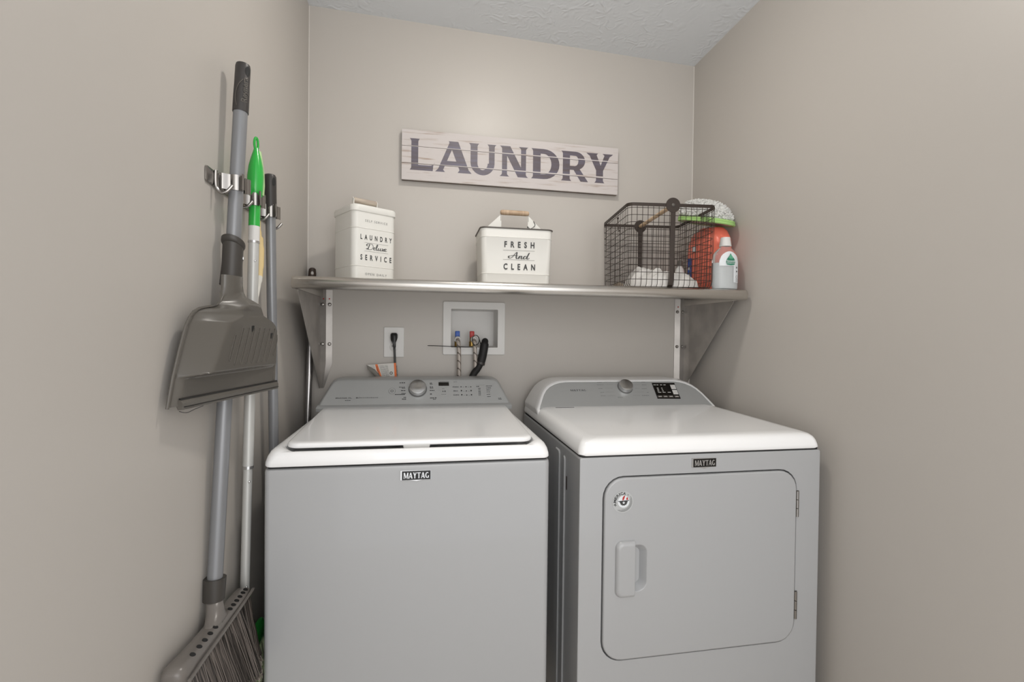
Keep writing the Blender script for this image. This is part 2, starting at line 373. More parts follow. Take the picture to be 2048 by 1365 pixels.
# top deck with a raised rim round the lid
def deck_z(y): # lower ledge towards the front
    k = min(1, max(0, (-.70 - y) / .06)); return k
mb = MB(); R = lambda a, r, n=6: rrect(wx0 + a, wx1 - a, wy0 + a * .8, wyb, (r, r, .01, .01), n)
ol = [xy(R(.002, .016), .8605), xy(R(.000, .016), .864), xy(R(.0005, .018), .872)]
def crown(L, zside, zfront):
    out = []
    for x, y in L:
        k = min(1, max(0, (-.66 - y) / .10)); e = min(1, max(0, (min(x - wx0, wx1 - x) - .03) / .05)); out.append((x, y, zside + (zfront - zside) * k * e))
    return out
ol.append(crown(R(.003, .024), .884, .877)); ol.append(crown(R(.008, .03), .894, .883)); ol.append(crown(R(.015, .034), .9, .8860)); ol.append(crown(R(.024, .036), .902, .8865))
inn = lambda a, r: rrect(.114 + a, .746 - a, -.765 + a, -.20, (r, r, .01, .01), 6)
ol.append(crown(inn(0, .04), .901, .8855)); ol.append(crown(inn(.004, .036), .893, .878)); ol.append(xy(inn(.008, .034), .872))
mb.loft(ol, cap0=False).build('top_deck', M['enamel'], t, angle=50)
# lid: wider at the hinge than at the front edge
def lid(a, r, z):
    out = []
    for x, y in rrect(.121 + a, .739 - a, -.756 + a, -.215, (r, r, .008, .008), 6):
        k = (y + .756) / .541; cx = .43; out.append((cx + (x - cx) * (1 + .055 * k), y, z + .008 * k))
    return out
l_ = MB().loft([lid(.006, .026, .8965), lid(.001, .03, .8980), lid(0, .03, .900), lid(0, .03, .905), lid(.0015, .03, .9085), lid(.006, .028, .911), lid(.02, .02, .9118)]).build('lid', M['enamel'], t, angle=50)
MB().loft([xy(rrect(.405, .465, -.755, -.735, .004), .880), xy(rrect(.400, .470, -.7555, -.73, .004), .899)]).build('lid_latch', M['white_plastic'], l_)
mb = MB(); mb.box(.150, .215, -.232, -.226, .9195, .9202); mb.build('hinge_slot', M['print_soft'], l_, smooth=False)
# console
WB = Vector((0, -.232, .9175)); WT = Vector((0, -.155, 1.013)); WU = (WT - WB).normalized(); WN = Vector((0, -WU.z, WU.y)); WL = (WT - WB).length
def wface(a=0, out=0, dy=0):
    """outline of the console face: trapezoid with rounded top corners, inset a"""
    pts = []
    P = [(.0835, 0), (.776, 0)]
    hw = [(.776, 0), (.766, .25), (.752, .55), (.741, .8), (.733, .93), (.722, .98), (.705, 1.0)]
    right = [(x, v) for x, v in hw]; left = [(.8595 - x, v) for x, v in hw][::-1]
    L = []
    for x, v in right + left:
        cx = .43; xx = cx + (x - cx) * (1 - a / .34); vv = .5 + (v - .5) * (1 - 2 * a / WL) if v > .5 else v
        p = WB + WU * (vv * WL) + WN * out; L.append((xx, p.y + dy, p.z))
    return L
cons = MB().loft([wface(0, -.004, .19)[0:0] or [(x, -.062, z - .0) for x, y, z in wface(0)], [(x, y + .035, z + .001) for x, y, z in wface(0)], [(x, y + .012, z) for x, y, z in wface(.0)], wface(.003, -.001), wface(.010, .0012)]).build('console', M['silver'], t, angle=40)
def wf(px, py, out=.0022): return hit(px, py, WB + WN * out, WN)
X = Vector((1, 0, 0))
# silver flare where console meets the deck
MB().loft([[(.0835, -.235, .905), (.776, -.235, .905)], [(.0835, -.240, .917), (.776, -.240, .917)], [(.0855, -.233, .924), (.774, -.233, .924)], [(.087, -.225, .927), (.772, -.225, .927)]], False, False, closed=False).build('console_base_strip', M['silver'], t)
kc = wf(835.5, 779)
kb = MB().lathe([(.0335, 0), (.0335, .003), (.0322, .004)], kc, WN, 40).build('knob_ring', M['print_soft'], cons)
MB().lathe([(.0312, .002), (.0306, .017), (.0295, .0195), (.0285, .0200), (.001, .0202)], kc, WN, 48).build('knob', M['knob'], cons)
mb = MB(); mb.loft([[wf(*p, out) for p in ((877, 765), (897.5, 765), (898, 772), (877.2, 772))] for out in (.001, .0026)]).build('display', M['screen'], cons, smooth=False, label='small black rectangular display')
mb = MB(); mb.lathe([(.0125, .0), (.012, .0012), (.0115, .0016), (.001, .0016)], wf(784, 782.5, .001), WN, 30).build('power_button', M['silver'], cons)
mb = MB(); c = wf(784, 782.5, .0032)
for p in arc(0, 0, .0055, .0055, -240, 60, .0013, .0013, 16): mb.poly(place_polys([p], c, X, WU)[0])
mb.poly(place_polys([[(-.0006, 0), (.0006, 0), (.0006, .006), (-.0006, .006)]], c, X, WU)[0])
for p in arc(0, 0, .0128, .0128, 0, 360, .0005, .0005, 30): mb.poly(place_polys([p], wf(784, 782.5, .0024), X, WU)[0])
mb.build('power_symbol', M['print'], cons, smooth=False)
mb = MB()
add_text(mb, 'BRAVOS XL', wf(671, 798), X, WU, .0045, .055, .012); add_text(mb, 'MCT', wf(712, 797.5), X, WU, .0048, .015, .012)
bars(mb, wf(690, 802), X, WU, .020, .0025, 3)
for q in [(721, 796.5, .062, .0018, 9), (799, 767, .022, .004, 3), (798, 775.5, .022, .003, 4), (804, 777.5, .013, .003, 2), (802, 782.5, .018, .0035, 2), (803, 788, .016, .003, 3), (790, 790.3, .036, .0035, 6), (807, 796, .010, .003, 2), (804, 799.5, .015, .0035, 3),
          (859.5, 767.5, .009, .003, 2), (860, 769.5, .010, .003, 2), (859.5, 775, .014, .003, 2), (860, 777.3, .014, .003, 2), (859.5, 782, .019, .003, 3), (860, 789.5, .009, .0035, 1), (860, 797.2, .026, .0035, 3), (866, 799.6, .012, .003, 2),
          (880, 763.8, .034, .001, 5), (884, 778.3, .010, .0015, 2), (883, 789.4, .018, .0012, 3), (907, 764.5, .014, .0015, 3), (905.5, 775, .023, .0032, 4), (907, 783, .018, .003, 3), (907, 791, .022, .003, 4), (952.5, 774, .012, .0028, 2),
          (972, 772.8, .024, .0022, 4), (972.5, 777, .019, .0022, 3), (973, 781, .016, .0025, 3), (973.3, 785, .014, .002, 2), (973.5, 789.6, .014, .002, 2), (974.5, 794, .015, .0022, 2), (996.5, 797.3, .012, .0022, 2), (997, 799.2, .013, .002, 2)]:
    bars(mb, wf(q[0], q[1]), X, WU, q[2], q[3], q[4])
for j, yy in enumerate((774, 782.2, 790.4)):
    for i, xx in enumerate((921, 931, 940.5)):
        xx += j * .8; hh = (.0035, .006, .0055)[j] if i != 1 else .0035
        mb.poly(place_polys([[(0, 0), (.004, 0), (.0045, hh), (-.0005, hh)]], wf(xx, yy + 1), X, WU)[0])
        if i < 2: mb.poly(place_polys([[(0, 0), (.005, 0), (.0045, .001), (.0005, .001)]], wf(xx + 4.5, yy + 1), X, WU)[0])
for yy in (777.5, 779.5, 782.6, 784.7, 786.6, 789.2, 791.5): bars(mb, wf(956.5 + (yy - 777) * .06, yy), X, WU, .009, .0022, 2)
a, b_ = wf(951, 771), wf(968.5, 794)
mb.poly(place_polys([[(0, 0), (.034, 0), (.034, .0004), (0, .0004)]], a, X, WU)[0])
p = wf(885, 784.5); mb.poly(place_polys([[(0, 0), (.005, .003), (0, .006)]], p, X, WU)[0])
for dx in (.007, .0098): mb.poly(place_polys([[(dx, 0), (dx + .0018, 0), (dx + .0018, .006), (dx, .006)]], p, X, WU)[0])
mb.build('console_print', M['print'], cons, smooth=False, kind='stuff')
# badge
def badge(t, x0, x1, z0, z1, y, name='badge'):
    h = z1 - z0; w_ = x1 - x0
    out = [(x0 - .004, z0 - .001), (x0 + w_ * .28, z0 - .001), (x0 + w_ * .5, z0 - .0045), (x0 + w_ * .72, z0 - .001), (x1 + .001, z0 - .001), (x1 + .001, z1 + .001), (x0 - .004, z1 + .002)]
    bd = MB().loft([xz(out, y + .001), xz(out, y - .0025), xz([(a * .995 + (x0 + x1) / 2 * .005, b_ * .95 + (z0 + z1) / 2 * .05) for a, b_ in out], y - .003)]).build(name, M['badge_metal'], t, smooth=False)
    MB().box(x0, x1, y - .0036, y - .0025, z0, z1).build('badge_field', M['screen'], bd, smooth=False)
    mb = MB(); add_serif_text(mb, 'MAYTAG', (x0 + w_ * .05, y - .0041, z0 + h * .17), (1, 0, 0), (0, 0, 1), h * .66, w_ * .9, .03); mb.build('badge_lettering', M['badge_metal'], bd, smooth=False, kind='stuff')
badge(t, .4005, .4705, .8185, .8405, wy0)

# ================================================================== DRYER
dx0, dx1, dy0, dyb = .861, 1.5976, -.784, -.055
t = thing('clothes_dryer', ((dx0 + dx1) / 2, -.42, 0), 'white front-loading clothes dryer with silver console, right of the washer', 'dryer')
px0, px1, pz0, pz1 = .930, 1.5155, .304, .800
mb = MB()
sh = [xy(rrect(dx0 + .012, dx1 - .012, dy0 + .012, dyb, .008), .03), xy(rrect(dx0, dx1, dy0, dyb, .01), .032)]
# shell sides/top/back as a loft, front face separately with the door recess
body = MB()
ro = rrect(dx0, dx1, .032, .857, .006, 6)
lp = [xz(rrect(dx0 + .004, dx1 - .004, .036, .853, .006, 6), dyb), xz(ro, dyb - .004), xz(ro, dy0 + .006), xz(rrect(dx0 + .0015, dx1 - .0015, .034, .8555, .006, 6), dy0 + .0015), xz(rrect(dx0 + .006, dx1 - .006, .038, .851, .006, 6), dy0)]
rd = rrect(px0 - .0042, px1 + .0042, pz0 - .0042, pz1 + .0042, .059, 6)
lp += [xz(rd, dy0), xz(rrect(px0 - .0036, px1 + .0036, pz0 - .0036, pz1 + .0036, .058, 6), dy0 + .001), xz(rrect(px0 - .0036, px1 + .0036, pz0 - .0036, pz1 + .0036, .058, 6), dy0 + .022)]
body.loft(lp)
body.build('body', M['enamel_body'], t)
for sx in (dx0 + .05, dx1 - .05):
    for sy in (dy0 + .06, dyb - .06):
        MB().lathe([(.02, 0), (.022, .01), (.012, .014), (.01, .034)], (sx, sy, 0), n=12).build('foot', M['black'], t)
MB().loft([xy(rrect(dx0 + .004, dx1 - .004, dy0 + .004, dyb - .002, .008), z) for z in (.85, .8612)]).build('seam', M['dark_gap'], t)
# embossed ribs pressed into the left side
for y0_, y1_, z0_, z1_ in ((-.655, -.628, .10, .83), (-.60, -.545, .10, .835)):
    L = rrect(y0_, y1_, z0_, z1_, .012)
    L2 = rrect(y0_ + .004, y1_ - .004, z0_ + .004, z1_ - .004, .01)
    MB().loft([[(dx0 + .001, a, b_) for a, b_ in L], [(dx0 - .0035, a, b_) for a, b_ in L2]]).build('side_rib', M['enamel_body'], t)
MB().loft([[(dx0 + .001, a, b_) for a, b_ in rrect(-.672, -.664, .735, .775, .003)], [(dx0 - .001, a, b_) for a, b_ in rrect(-.672, -.664, .735, .775, .003)]]).build('side_clip', M['wire'], t)
# top panel: softly crowned slab
T = lambda a, z, r=.02: xy(rrect(dx0 + a, dx1 - a, dy0 + a, dyb, (r, r, .008, .008), 6), z)
def tilt(L, dz): return [(x, y, z + dz * (y - dy0) / (dyb - dy0)) for x, y, z in L]
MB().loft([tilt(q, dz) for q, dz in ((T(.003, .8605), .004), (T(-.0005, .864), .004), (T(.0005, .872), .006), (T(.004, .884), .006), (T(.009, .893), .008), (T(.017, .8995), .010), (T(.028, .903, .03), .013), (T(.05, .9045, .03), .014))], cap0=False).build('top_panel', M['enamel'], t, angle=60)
MB().box(.932, 1.003, -.289, -.283, .9125, .9152).build('vent_slot', M['print_soft'], t, smooth=False)
# console: white arched housing with inset silver face
DB = Vector((0, -.270, .9095)); DT = Vector((0, -.172, 1.0085)); DU = (DT - DB).normalized(); DN = Vector((0, -DU.z, DU.y)); DLn = (DT - DB).length
prof = [(.3640, -.28), (.3665, -.06), (.3660, 0), (.3605, .10), (.352, .25), (.340, .45), (.326, .64), (.310, .78), (.290, .89), (.268, .96), (.245, .99), (.22, 1.0), (.11, 1.0)]
def arch(ins=0, dy=0, out=0, sc=0):
    L = []
    rr = [(1.2293 + h - ins, v) for h, v in prof]; ll = [(1.2293 - h + ins, v) for h, v in prof][::-1]
    for x, v in rr + ll:
        vv = v - (ins / DLn if v > .5 else 0) * (v - .5) * 2; p = DB + DU * (vv * DLn) + DN * out; L.append((x, p.y + dy, p.z))
    return L
def flat(L, y): return [(x, y, z) for x, _, z in L]
MB().loft([flat(arch(.004), dyb - .002), flat(arch(0), dyb - .008), [(x, y + .03, z + .001) for x, y, z in arch(0)], arch(.001, 0, -.004), arch(.006, 0, .0), arch(.012, 0, .0), arch(.013, 0, -.003)]).build('console_housing', M['enamel'], t, angle=50)
dcons = MB().loft([arch(.0135, 0, -.004), arch(.0135, 0, -.0012), arch(.016, 0, -.0004)]).build('console', M['silver'], t, angle=40)
def df(px, py, out=.0004): return hit(px, py, DB + DN * out, DN)
kc = df(1250, 775.5, 0)
MB().lathe([(.0305, -.001), (.0305, .002), (.029, .003)], kc, DN, 40).build('knob_ring', M['print_soft'], dcons)
MB().lathe([(.0282, .001), (.0276, .017), (.0266, .0195), (.0255, .0200), (.001, .0202)], kc, DN, 48).build('knob', M['knob'], dcons)
sc4 = ((1303.5, 766.3), (1348.5, 766.3), (1361.5, 797.8), (1315.5, 797.8))
MB().loft([[df(*p, o_) for p in sc4] for o_ in (-.001, .0012)]).build('control_screen', M['screen'], dcons, smooth=False, label='black slanted touch panel')
def q2(mb, u0, u1, v0, v1, out=.0016):
    A, B, C_, D_ = [Vector(p) for p in sc4]
    def f2(u, v):
        a = A.lerp(B, u); c = D_.lerp(C_, u); p = a.lerp(c, v); return df(p.x, p.y, out)
    mb.poly([f2(u0, v1), f2(u1, v1), f2(u1, v0), f2(u0, v0)])
mb = MB(); q2(mb, .77, .985, .12, .40); q2(mb, .77, .985, .45, .73); mb.build('screen_button', M['white_plastic'], dcons, smooth=False, label='pale start and power squares')
mb = MB()
for u0, u1, v0 in ((.04, .15, .11), (.18, .26, .11), (.33, .42, .11), (.48, .58, .11), (.13, .21, .31), (.33, .38, .31), (.13, .21, .40), (.33, .38, .40), (.12, .20, .49), (.33, .39, .49), (.12, .26, .58), (.32, .45, .58), (.54, .68, .58)): q2(mb, u0, u1, v0, v0 + .035)
for u0 in (.06, .30, .54, .79): q2(mb, u0 + .02, u0 + .15, .84, .88)
mb.build('screen_print', M['white_plastic'], dcons, smooth=False, kind='stuff')
mb = MB()
for u0 in (.03, .27, .51, .76): q2(mb, u0, u0 + .21, .80, .93, .0014)
mb.build('screen_key', M['rim_dark'], dcons, smooth=False, kind='stuff')
mb = MB(); add_serif_text(mb, 'MAYTAG', df(1141, 783), X, DU, .0085, .064, .03)
for q in [(1194, 765.5, .021, 3), (1194, 770.5, .028, 4), (1197, 777.8, .017, 3), (1201, 785.5, .016, 2), (1202, 792.5, .020, 3), (1283, 764.8, .017, 3), (1284, 770.8, .020, 3), (1283.5, 778.2, .022, 3), (1294, 785.6, .008, 2), (1284, 792, .031, 4), (1236, 795.5, .022, 4)]: bars(mb, df(q[0], q[1]), X, DU, q[2], .0016, q[3])
for q in [(1208, 764.5, .030), (1214, 770, .026), (1210, 777.2, .032), (1212, 785, .034), (1216, 792, .03), (1268, 764.2, .024), (1269, 770.2, .024), (1270, 777.6, .02), (1270, 785, .038), (1266, 791.6, .03)]: mb.poly(place_polys([[(0, 0), (q[2], 0), (q[2], .0004), (0, .0004)]], df(q[0], q[1]), X, DU)[0])
mb.build('console_print', M['print_soft'], dcons, smooth=False, kind='stuff')
badge(t, 1.1885, 1.2575, .8205, .8435, dy0)
# door with a pressed hand pocket
yd = dy0 - .006
mb = MB()
po = rrect(1.000, 1.056, .487, .618, (.02, .028, .024, .02), 6)
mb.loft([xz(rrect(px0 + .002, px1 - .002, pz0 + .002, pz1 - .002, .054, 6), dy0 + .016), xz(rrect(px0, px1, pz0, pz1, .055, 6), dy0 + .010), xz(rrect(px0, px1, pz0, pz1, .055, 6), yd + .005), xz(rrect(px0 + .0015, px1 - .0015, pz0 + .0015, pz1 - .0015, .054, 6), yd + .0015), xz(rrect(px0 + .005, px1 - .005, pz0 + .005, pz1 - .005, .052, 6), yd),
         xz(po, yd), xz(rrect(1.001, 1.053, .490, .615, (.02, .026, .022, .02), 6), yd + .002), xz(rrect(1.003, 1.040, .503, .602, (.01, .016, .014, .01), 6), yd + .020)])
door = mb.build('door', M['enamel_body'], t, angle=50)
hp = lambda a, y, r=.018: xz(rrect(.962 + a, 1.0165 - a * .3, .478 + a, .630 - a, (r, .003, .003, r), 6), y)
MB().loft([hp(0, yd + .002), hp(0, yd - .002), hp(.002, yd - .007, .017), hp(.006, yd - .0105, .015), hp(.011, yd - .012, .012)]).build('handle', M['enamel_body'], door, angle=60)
for z0_, z1_ in ((.664, .740), (.366, .447)):
    mb = MB()
    for k in range(3):
        a = z0_ + (z1_ - z0_) * k / 3; mb.cyl((px1 + .0035, dy0 - .0035, a + .001), (px1 + .0035, dy0 - .0035, a + (z1_ - z0_) / 3 - .001), .0045, 12)
    mb.box(px1 + .0015, px1 + .009, dy0 - .003, dy0 + .001, z0_, z1_)
    mb.build('door_hinge', M['chrome'], t)
# round sticker
sc_ = Vector((.981, yd - .0008, .736))
st = MB().loft([[sc_ + Vector((.030 * math.cos(a), dy_, .030 * math.sin(a))) for a in [2 * PI * k / 40 for k in range(40)]] for dy_ in (.0006, 0)]).build('sticker', M['silver'], door, smooth=False, label='round silver sticker reading AMERICA')
Z = Vector((0, 0, 1))
def disc(mb, c, r, y, a0=0, a1=360, n=32):
    pts = [(c[0] + r * math.cos(math.radians(a0 + (a1 - a0) * k / n)), y, c[2] + r * math.sin(math.radians(a0 + (a1 - a0) * k / n))) for k in range(n + 1)]
    mb.poly(pts[:-1] if a1 - a0 == 360 else pts)
mb = MB(); disc(mb, sc_ + Vector((.002, 0, .001)), .0165, sc_.y - .0004); mb.build('sticker_centre', M['label_white'], st, smooth=False)
mb = MB()
for ch, ang in zip('AMERICA', (196, 172, 150, 130, 115, 99, 79)):
    a = math.radians(ang); rad = Vector((math.cos(a), 0, math.sin(a))); tan = Vector((math.sin(a), 0, -math.cos(a)))
    wd_ = .0068 if ch not in 'IM' else (.0022 if ch == 'I' else .0085)
    add_text(mb, ch, sc_ + rad * .0195 - tan * wd_ / 2 + Vector((0, -.0006, 0)), tan, rad, .0072, wd_, .02)
for k in range(5):
    a = math.radians(-160 + k * 30)
c2 = sc_ + Vector((.002, -.0008, .001))
for k in range(12):
    a0 = math.radians(180 + k * 15); 
g = [(-.0155, .000), (.0155, .0015), (.0155, .0035), (-.0155, .002)]
mb.poly([c2 + Vector((a, 0, b_)) for a, b_ in g])
pts = [(-.011, .0005)]
for k in range(15):
    a = math.radians(180 + k * 180 / 14); rr_ = .0115 if k % 2 == 0 else .0090; pts.append((rr_ * math.cos(a), -.002 + rr_ * .85 * math.sin(a)))
mb.poly([c2 + Vector((a, 0, b_)) for a, b_ in pts[1:] + [(.011, .001), (-.011, .001)]])
for q in arc(0, 0, .0258, .0258, -125, 35, .0006, .0006, 24) + arc(0, 0, .0235, .0235, -120, 25, .0005, .0005, 24) + arc(0, 0, .0212, .0212, -100, 20, .0005, .0005, 24): mb.poly(place_polys([q], sc_ + Vector((0, -.0006, 0)), X, Z)[0])
for a in (-155, 52):
    disc(mb, sc_ + Vector((.0235 * math.cos(math.radians(a)), 0, .0235 * math.sin(math.radians(a)))), .0012, sc_.y - .0006, n=8)
mb.build('sticker_print', M['print'], st, smooth=False, kind='stuff')
mb = MB()
for q in [[(-.004, .0035), (.000, .004), (.004, .0155), (.001, .016), (-.003, .011)], [(.007, .0045), (.013, .005), (.0105, .0125), (.008, .010)]]: mb.poly([c2 + Vector((a, -.0003, b_)) for a, b_ in q])
mb.build('sticker_stripe', M['red'], st, smooth=False)
mb = MB(); mb.poly([c2 + Vector((.0045 * (1 if k % 2 == 0 else .42) * math.cos(PI / 2 + k * PI / 5), -.0004, -.003 + .0045 * (1 if k % 2 == 0 else .42) * math.sin(PI / 2 + k * PI / 5))) for k in range(10)]); mb.build('sticker_star', M['label_white'], st, smooth=False)

# ================================================================== SHELF
s0, s1, sy, zt, zb = .0480, 1.6155, -.4305, 1.3575, 1.3185
t = thing('wall_shelf', ((s0 + s1) / 2, 0, zb), 'long stainless steel wall shelf with rounded front edge above the machines', 'shelf')
pf = [(0, zt - .004), (-.004, zt)]
r_ = (zt - zb) / 2
pf = [(-.001, zt - .0015), (sy + r_, zt)] + [(sy + r_ - r_ * math.sin(a), zb + r_ + r_ * math.cos(a)) for a in [PI * k / 12 for k in range(1, 12)]] + [(sy + r_, zb), (sy + r_ + .012, zb + .001), (sy + r_ + .013, zt - .004), (-.001, zt - .006)]
def shp(x, k): # shrink towards the edge's middle for rounded ends
    return [(x, (y if y > sy + r_ + .02 else sy + r_ + (y - sy - r_) * k), z) for y, z in pf]
mb = MB(); mb.loft([shp(s0 + .0, .72), shp(s0 + .003, .88), shp(s0 + .010, 1), shp(s1 - .012, 1), shp(s1 - .003, .86), shp(s1, .68)])
mb.build('shelf_board', M['steel'], t, angle=40)
for x0_, x1_ in ((s0, s0 + .012), (s1 - .012, s1)):
    MB().box(x0_, x1_, sy + r_ + .005, -.001, zb + .001, zt - .002, .003).build('end_flange', M['steel'], t)
for side, (fx0, fx1, plx) in enumerate(((.0490, .0945, .0505), (1.559, 1.609, 1.6075))):
    fm = (fx0 + fx1) / 2 if side == 0 else 1.583
    zlow = .965
    mb = MB(); sec = []
    for z, k in ((zb, 1), (1.10, 1), (1.06, 1), (zlow, .15 if side == 0 else .9)):
        if side == 0: a, c = fx0, fx0 + .010 + (fx1 - fx0 - .010) * k
        else: a, c = fx0, fx1
        m_ = min(max(fm, a + .003), c - .003)
        if z == zb: z = zt - .007
        sec.append([(a, -.001, z), (a, -.003, z), (m_, -.0095, z), (c, -.003, z), (c, -.001, z)])
    br = mb.loft(sec).build('bracket', M['galv'], t, angle=25)
    mb = MB(); tri = [(-.001, zt - .007), (-.352, zt - .007), (-.352, zb - .004), (-.020, zlow + .0), (-.001, zlow)]
    mb.loft([[(plx - .0012, y, z) for y, z in tri], [(plx + .0012, y, z) for y, z in tri]]).build('gusset_plate', M['galv'], br, smooth=False)
    for zz in (1.293, 1.137):
        for xx in (fm - .0125, fm + .0125):
            MB().lathe([(.007, 0), (.007, .0025), (.0045, .006), (.001, .0065)], (xx, -.0055, zz), (0, -1, 0), 12).build('bolt', M['chrome'], br)
    MB().box(fm - .012, fm - .008, -.0090, -.005, zb - .006, zb - .001).build('red_mark', M['red'], br, smooth=False)
    if side == 0: MB().box(fm + .010, fm + .014, -.0090, -.005, zb - .006, zb - .001).build('red_mark', M['red'], br, smooth=False)

# ================================================================== SIGN
sx0, sx1, sz0, sz1 = .357, 1.270, 1.7988, 1.9987
rt = thing('wooden_sign', ((sx0 + sx1) / 2, -.002, sz0), 'long whitewashed wooden plank sign reading LAUNDRY hanging on the back wall', 'sign')
seams = [sz0, 1.8650, 1.9335, sz1]
boxes = dict(zip('LAUNDRY', [(.383, .488), (.492, .634), (.620, .738), (.749, .874), (.882, 1.008), (1.013, 1.133), (1.126, 1.247)]))
lets = []
for ch, (a, b_) in boxes.items():
    g, _ = serif(ch); 
    lets.append([[(a + u * (b_ - a), 1.8385 + v * .1255) for u, v in p] for p in g])
def clip(poly, z, keep_above):
    out = []
    for i in range(len(poly)):
        p, q = poly[i - 1], poly[i]; pi = (p[1] >= z) == keep_above; qi = (q[1] >= z) == keep_above
        if pi != qi: k = (z - p[1]) / (q[1] - p[1]); out.append((p[0] + k * (q[0] - p[0]), z))
        if qi: out.append(q)
    return out
for i in range(3):
    z0_, z1_ = seams[i] + (.0008 if i else 0), seams[i + 1] - (.0008 if i < 2 else 0)
    ya = -.0245 - (0, .0006, .0002)[i]
    tl = -.0055
    def Lp(a, y): return [(x, y, z + tl * (x - sx0) / (sx1 - sx0)) for x, z in rrect(sx0 + a, sx1 - a, z0_ + a, z1_ - a, .001, 1)]
    pk = MB().loft([Lp(0, -.0165), Lp(0, ya + .0004), Lp(.0003, ya)]).build('plank', M['sign'], rt, smooth=False)
    for let in lets:
        qs = [clip(clip(p, z0_ + .0012, True), z1_ - .0012, False) for p in let]; qs = [q for q in qs if len(q) > 2]
        bb = [(min(x for x, z in q), max(x for x, z in q), min(z for x, z in q), max(z for x, z in q)) for q in qs]; gid = list(range(len(qs)))
        for _ in range(len(qs)):
            for a in range(len(qs)):
                for c in range(len(qs)):
                    A, B = bb[a], bb[c]
                    if A[0] <= B[1] + 1e-4 and B[0] <= A[1] + 1e-4 and A[2] <= B[3] + 1e-4 and B[2] <= A[3] + 1e-4: gid[a] = gid[c] = min(gid[a], gid[c])
        for gi in sorted(set(gid)):
            mb = MB()
            for cnt, q in enumerate(qs):
                if gid[cnt] == gi: mb.poly([(x, ya - .0003 - cnt * 8e-6, z) for x, z in q])
            mb.build('painted_letter', M['ink'], pk, smooth=False)
MB().box(sx0 + .03, sx0 + .06, -.006, -.001, sz0 + .02, sz1 - .02).build('batten', M['sign_edge'], rt, smooth=False)
MB().box(sx1 - .06, sx1 - .03, -.006, -.001, sz0 + .02, sz1 - .025).build('batten', M['sign_edge'], rt, smooth=False)
MB().loft([[(x, y, z - .0055 * (x - sx0) / (sx1 - sx0)) for x, z in ((sx0 + .0006, sz0 + .0006), (sx1 - .0006, sz0 + .0006), (sx1 - .0006, sz1 - .0006), (sx0 + .0006, sz1 - .0006))] for y in (-.0045, -.0172)]).build('back_board', M['sign_edge'], rt, smooth=False)

# ================================================================== CANISTERS ON THE SHELF
def rim_loop(x0, x1, y0, y1, r, z): return xy(rrect(x0, x1, y0, y1, r, 6), z)
def script(paths, k=5): return [catmull([Vector(p) for p in P], k) for P in paths]
E_ = [(.9, .2), (1.1, .35), (1.08, .48), (.95, .42), (.9, .2), (1.0, .03), (1.18, .12)]
DELUXE = [[(.42, .9), (.32, .45), (.18, .08), (.05, .03), (.02, .15), (.15, .18), (.35, .02), (.65, .1), (.85, .5), (.75, .9), (.45, 1.0), (.15, .9), (.05, .7), (.15, .6), (.22, .7)],
          E_, [(1.18, .12), (1.38, .7), (1.42, .98), (1.32, .9), (1.22, .3), (1.28, .03), (1.42, .15)], [(1.42, .15), (1.52, .45), (1.45, .12), (1.53, .02), (1.68, .2), (1.77, .45)], [(1.77, .45), (1.7, .12), (1.78, .02), (1.9, .2)],
          [(1.9, .35), (2.0, .44), (2.07, .2), (2.14, .03), (2.28, .15)], [(2.28, .44), (2.1, .25), (1.9, .03)], [(a + 1.38, b_) for a, b_ in E_]]
AND = [[(.22, .42), (.08, .40), (0, .22), (.15, .08), (.38, .25), (.62, .7), (.82, 1.0), (.80, .6), (.76, .2), (.84, .03), (.98, .2)], [(.22, .42), (.5, .50), (.95, .46)],
       [(.98, .2), (1.1, .46), (1.05, .2), (1.0, .02)], [(1.03, .15), (1.2, .45), (1.3, .4), (1.24, .12), (1.32, .02), (1.46, .2)],
       [(1.78, .38), (1.66, .46), (1.48, .25), (1.52, .03), (1.68, .1), (1.84, .45), (2.05, .98)], [(2.05, .98), (1.86, .4), (1.82, .08), (1.92, .02), (2.05, .2)]]
def add_script(mb, paths, org, ux, uy, h, width, total, lw=.075):
    for P in script(paths):
        n = len(P); wd = [lw * (.55 + .75 * abs(math.sin(k * .9))) for k in range(n)]
        wd = []
        for k in range(n):
            d = (P[min(k + 1, n - 1)] - P[max(k - 1, 0)]); wd.append(lw * (1.35 if d.y < -abs(d.x) * .5 else .75))
        for q in ribbon([tuple(p) for p in P], wd):
            for p in place_polys([[(a * width / total, b_ * h) for a, b_ in q]], org, ux, uy): mb.poly(p)
YL = lambda y: y
# tall canister (local frame: front face on y=0, x along the face)
W1, D1, H1 = .164, .168, .248
t = thing('tall_canister', (.209, -.280, 1.3575), 'tall cream metal canister reading LAUNDRY SERVICE, with lid, at shelf left', 'canister', math.radians(32))
mb = MB(); lp = []
for z, a in ((0, .004), (.002, .001), (.056, 0), (.058, -.0015), (.060, 0), (.188, 0), (.190, -.0015), (.192, 0), (H1, 0)): lp.append(rim_loop(a, W1 - a, a, D1 - a, .022, z))
body_ = mb.loft(lp).build('body', M['cream'], t, True)
mb = MB(); lp = []
for z, a in ((.247, .001), (.247, -.003), (.2485, -.004), (.264, -.004), (.269, -.002), (.271, .004), (.272, .02)): lp.append(rim_loop(a, W1 - a, a, D1 - a, .024, z))
lid_ = mb.loft(lp).build('lid', M['cream'], t, True)
MB().box(-.002, W1 + .002, -.0005, D1, .2462, .2475).build('lid_shadow_gap', M['rim_dark'], lid_, True) if False else None
yc = D1 / 2; xc = W1 / 2
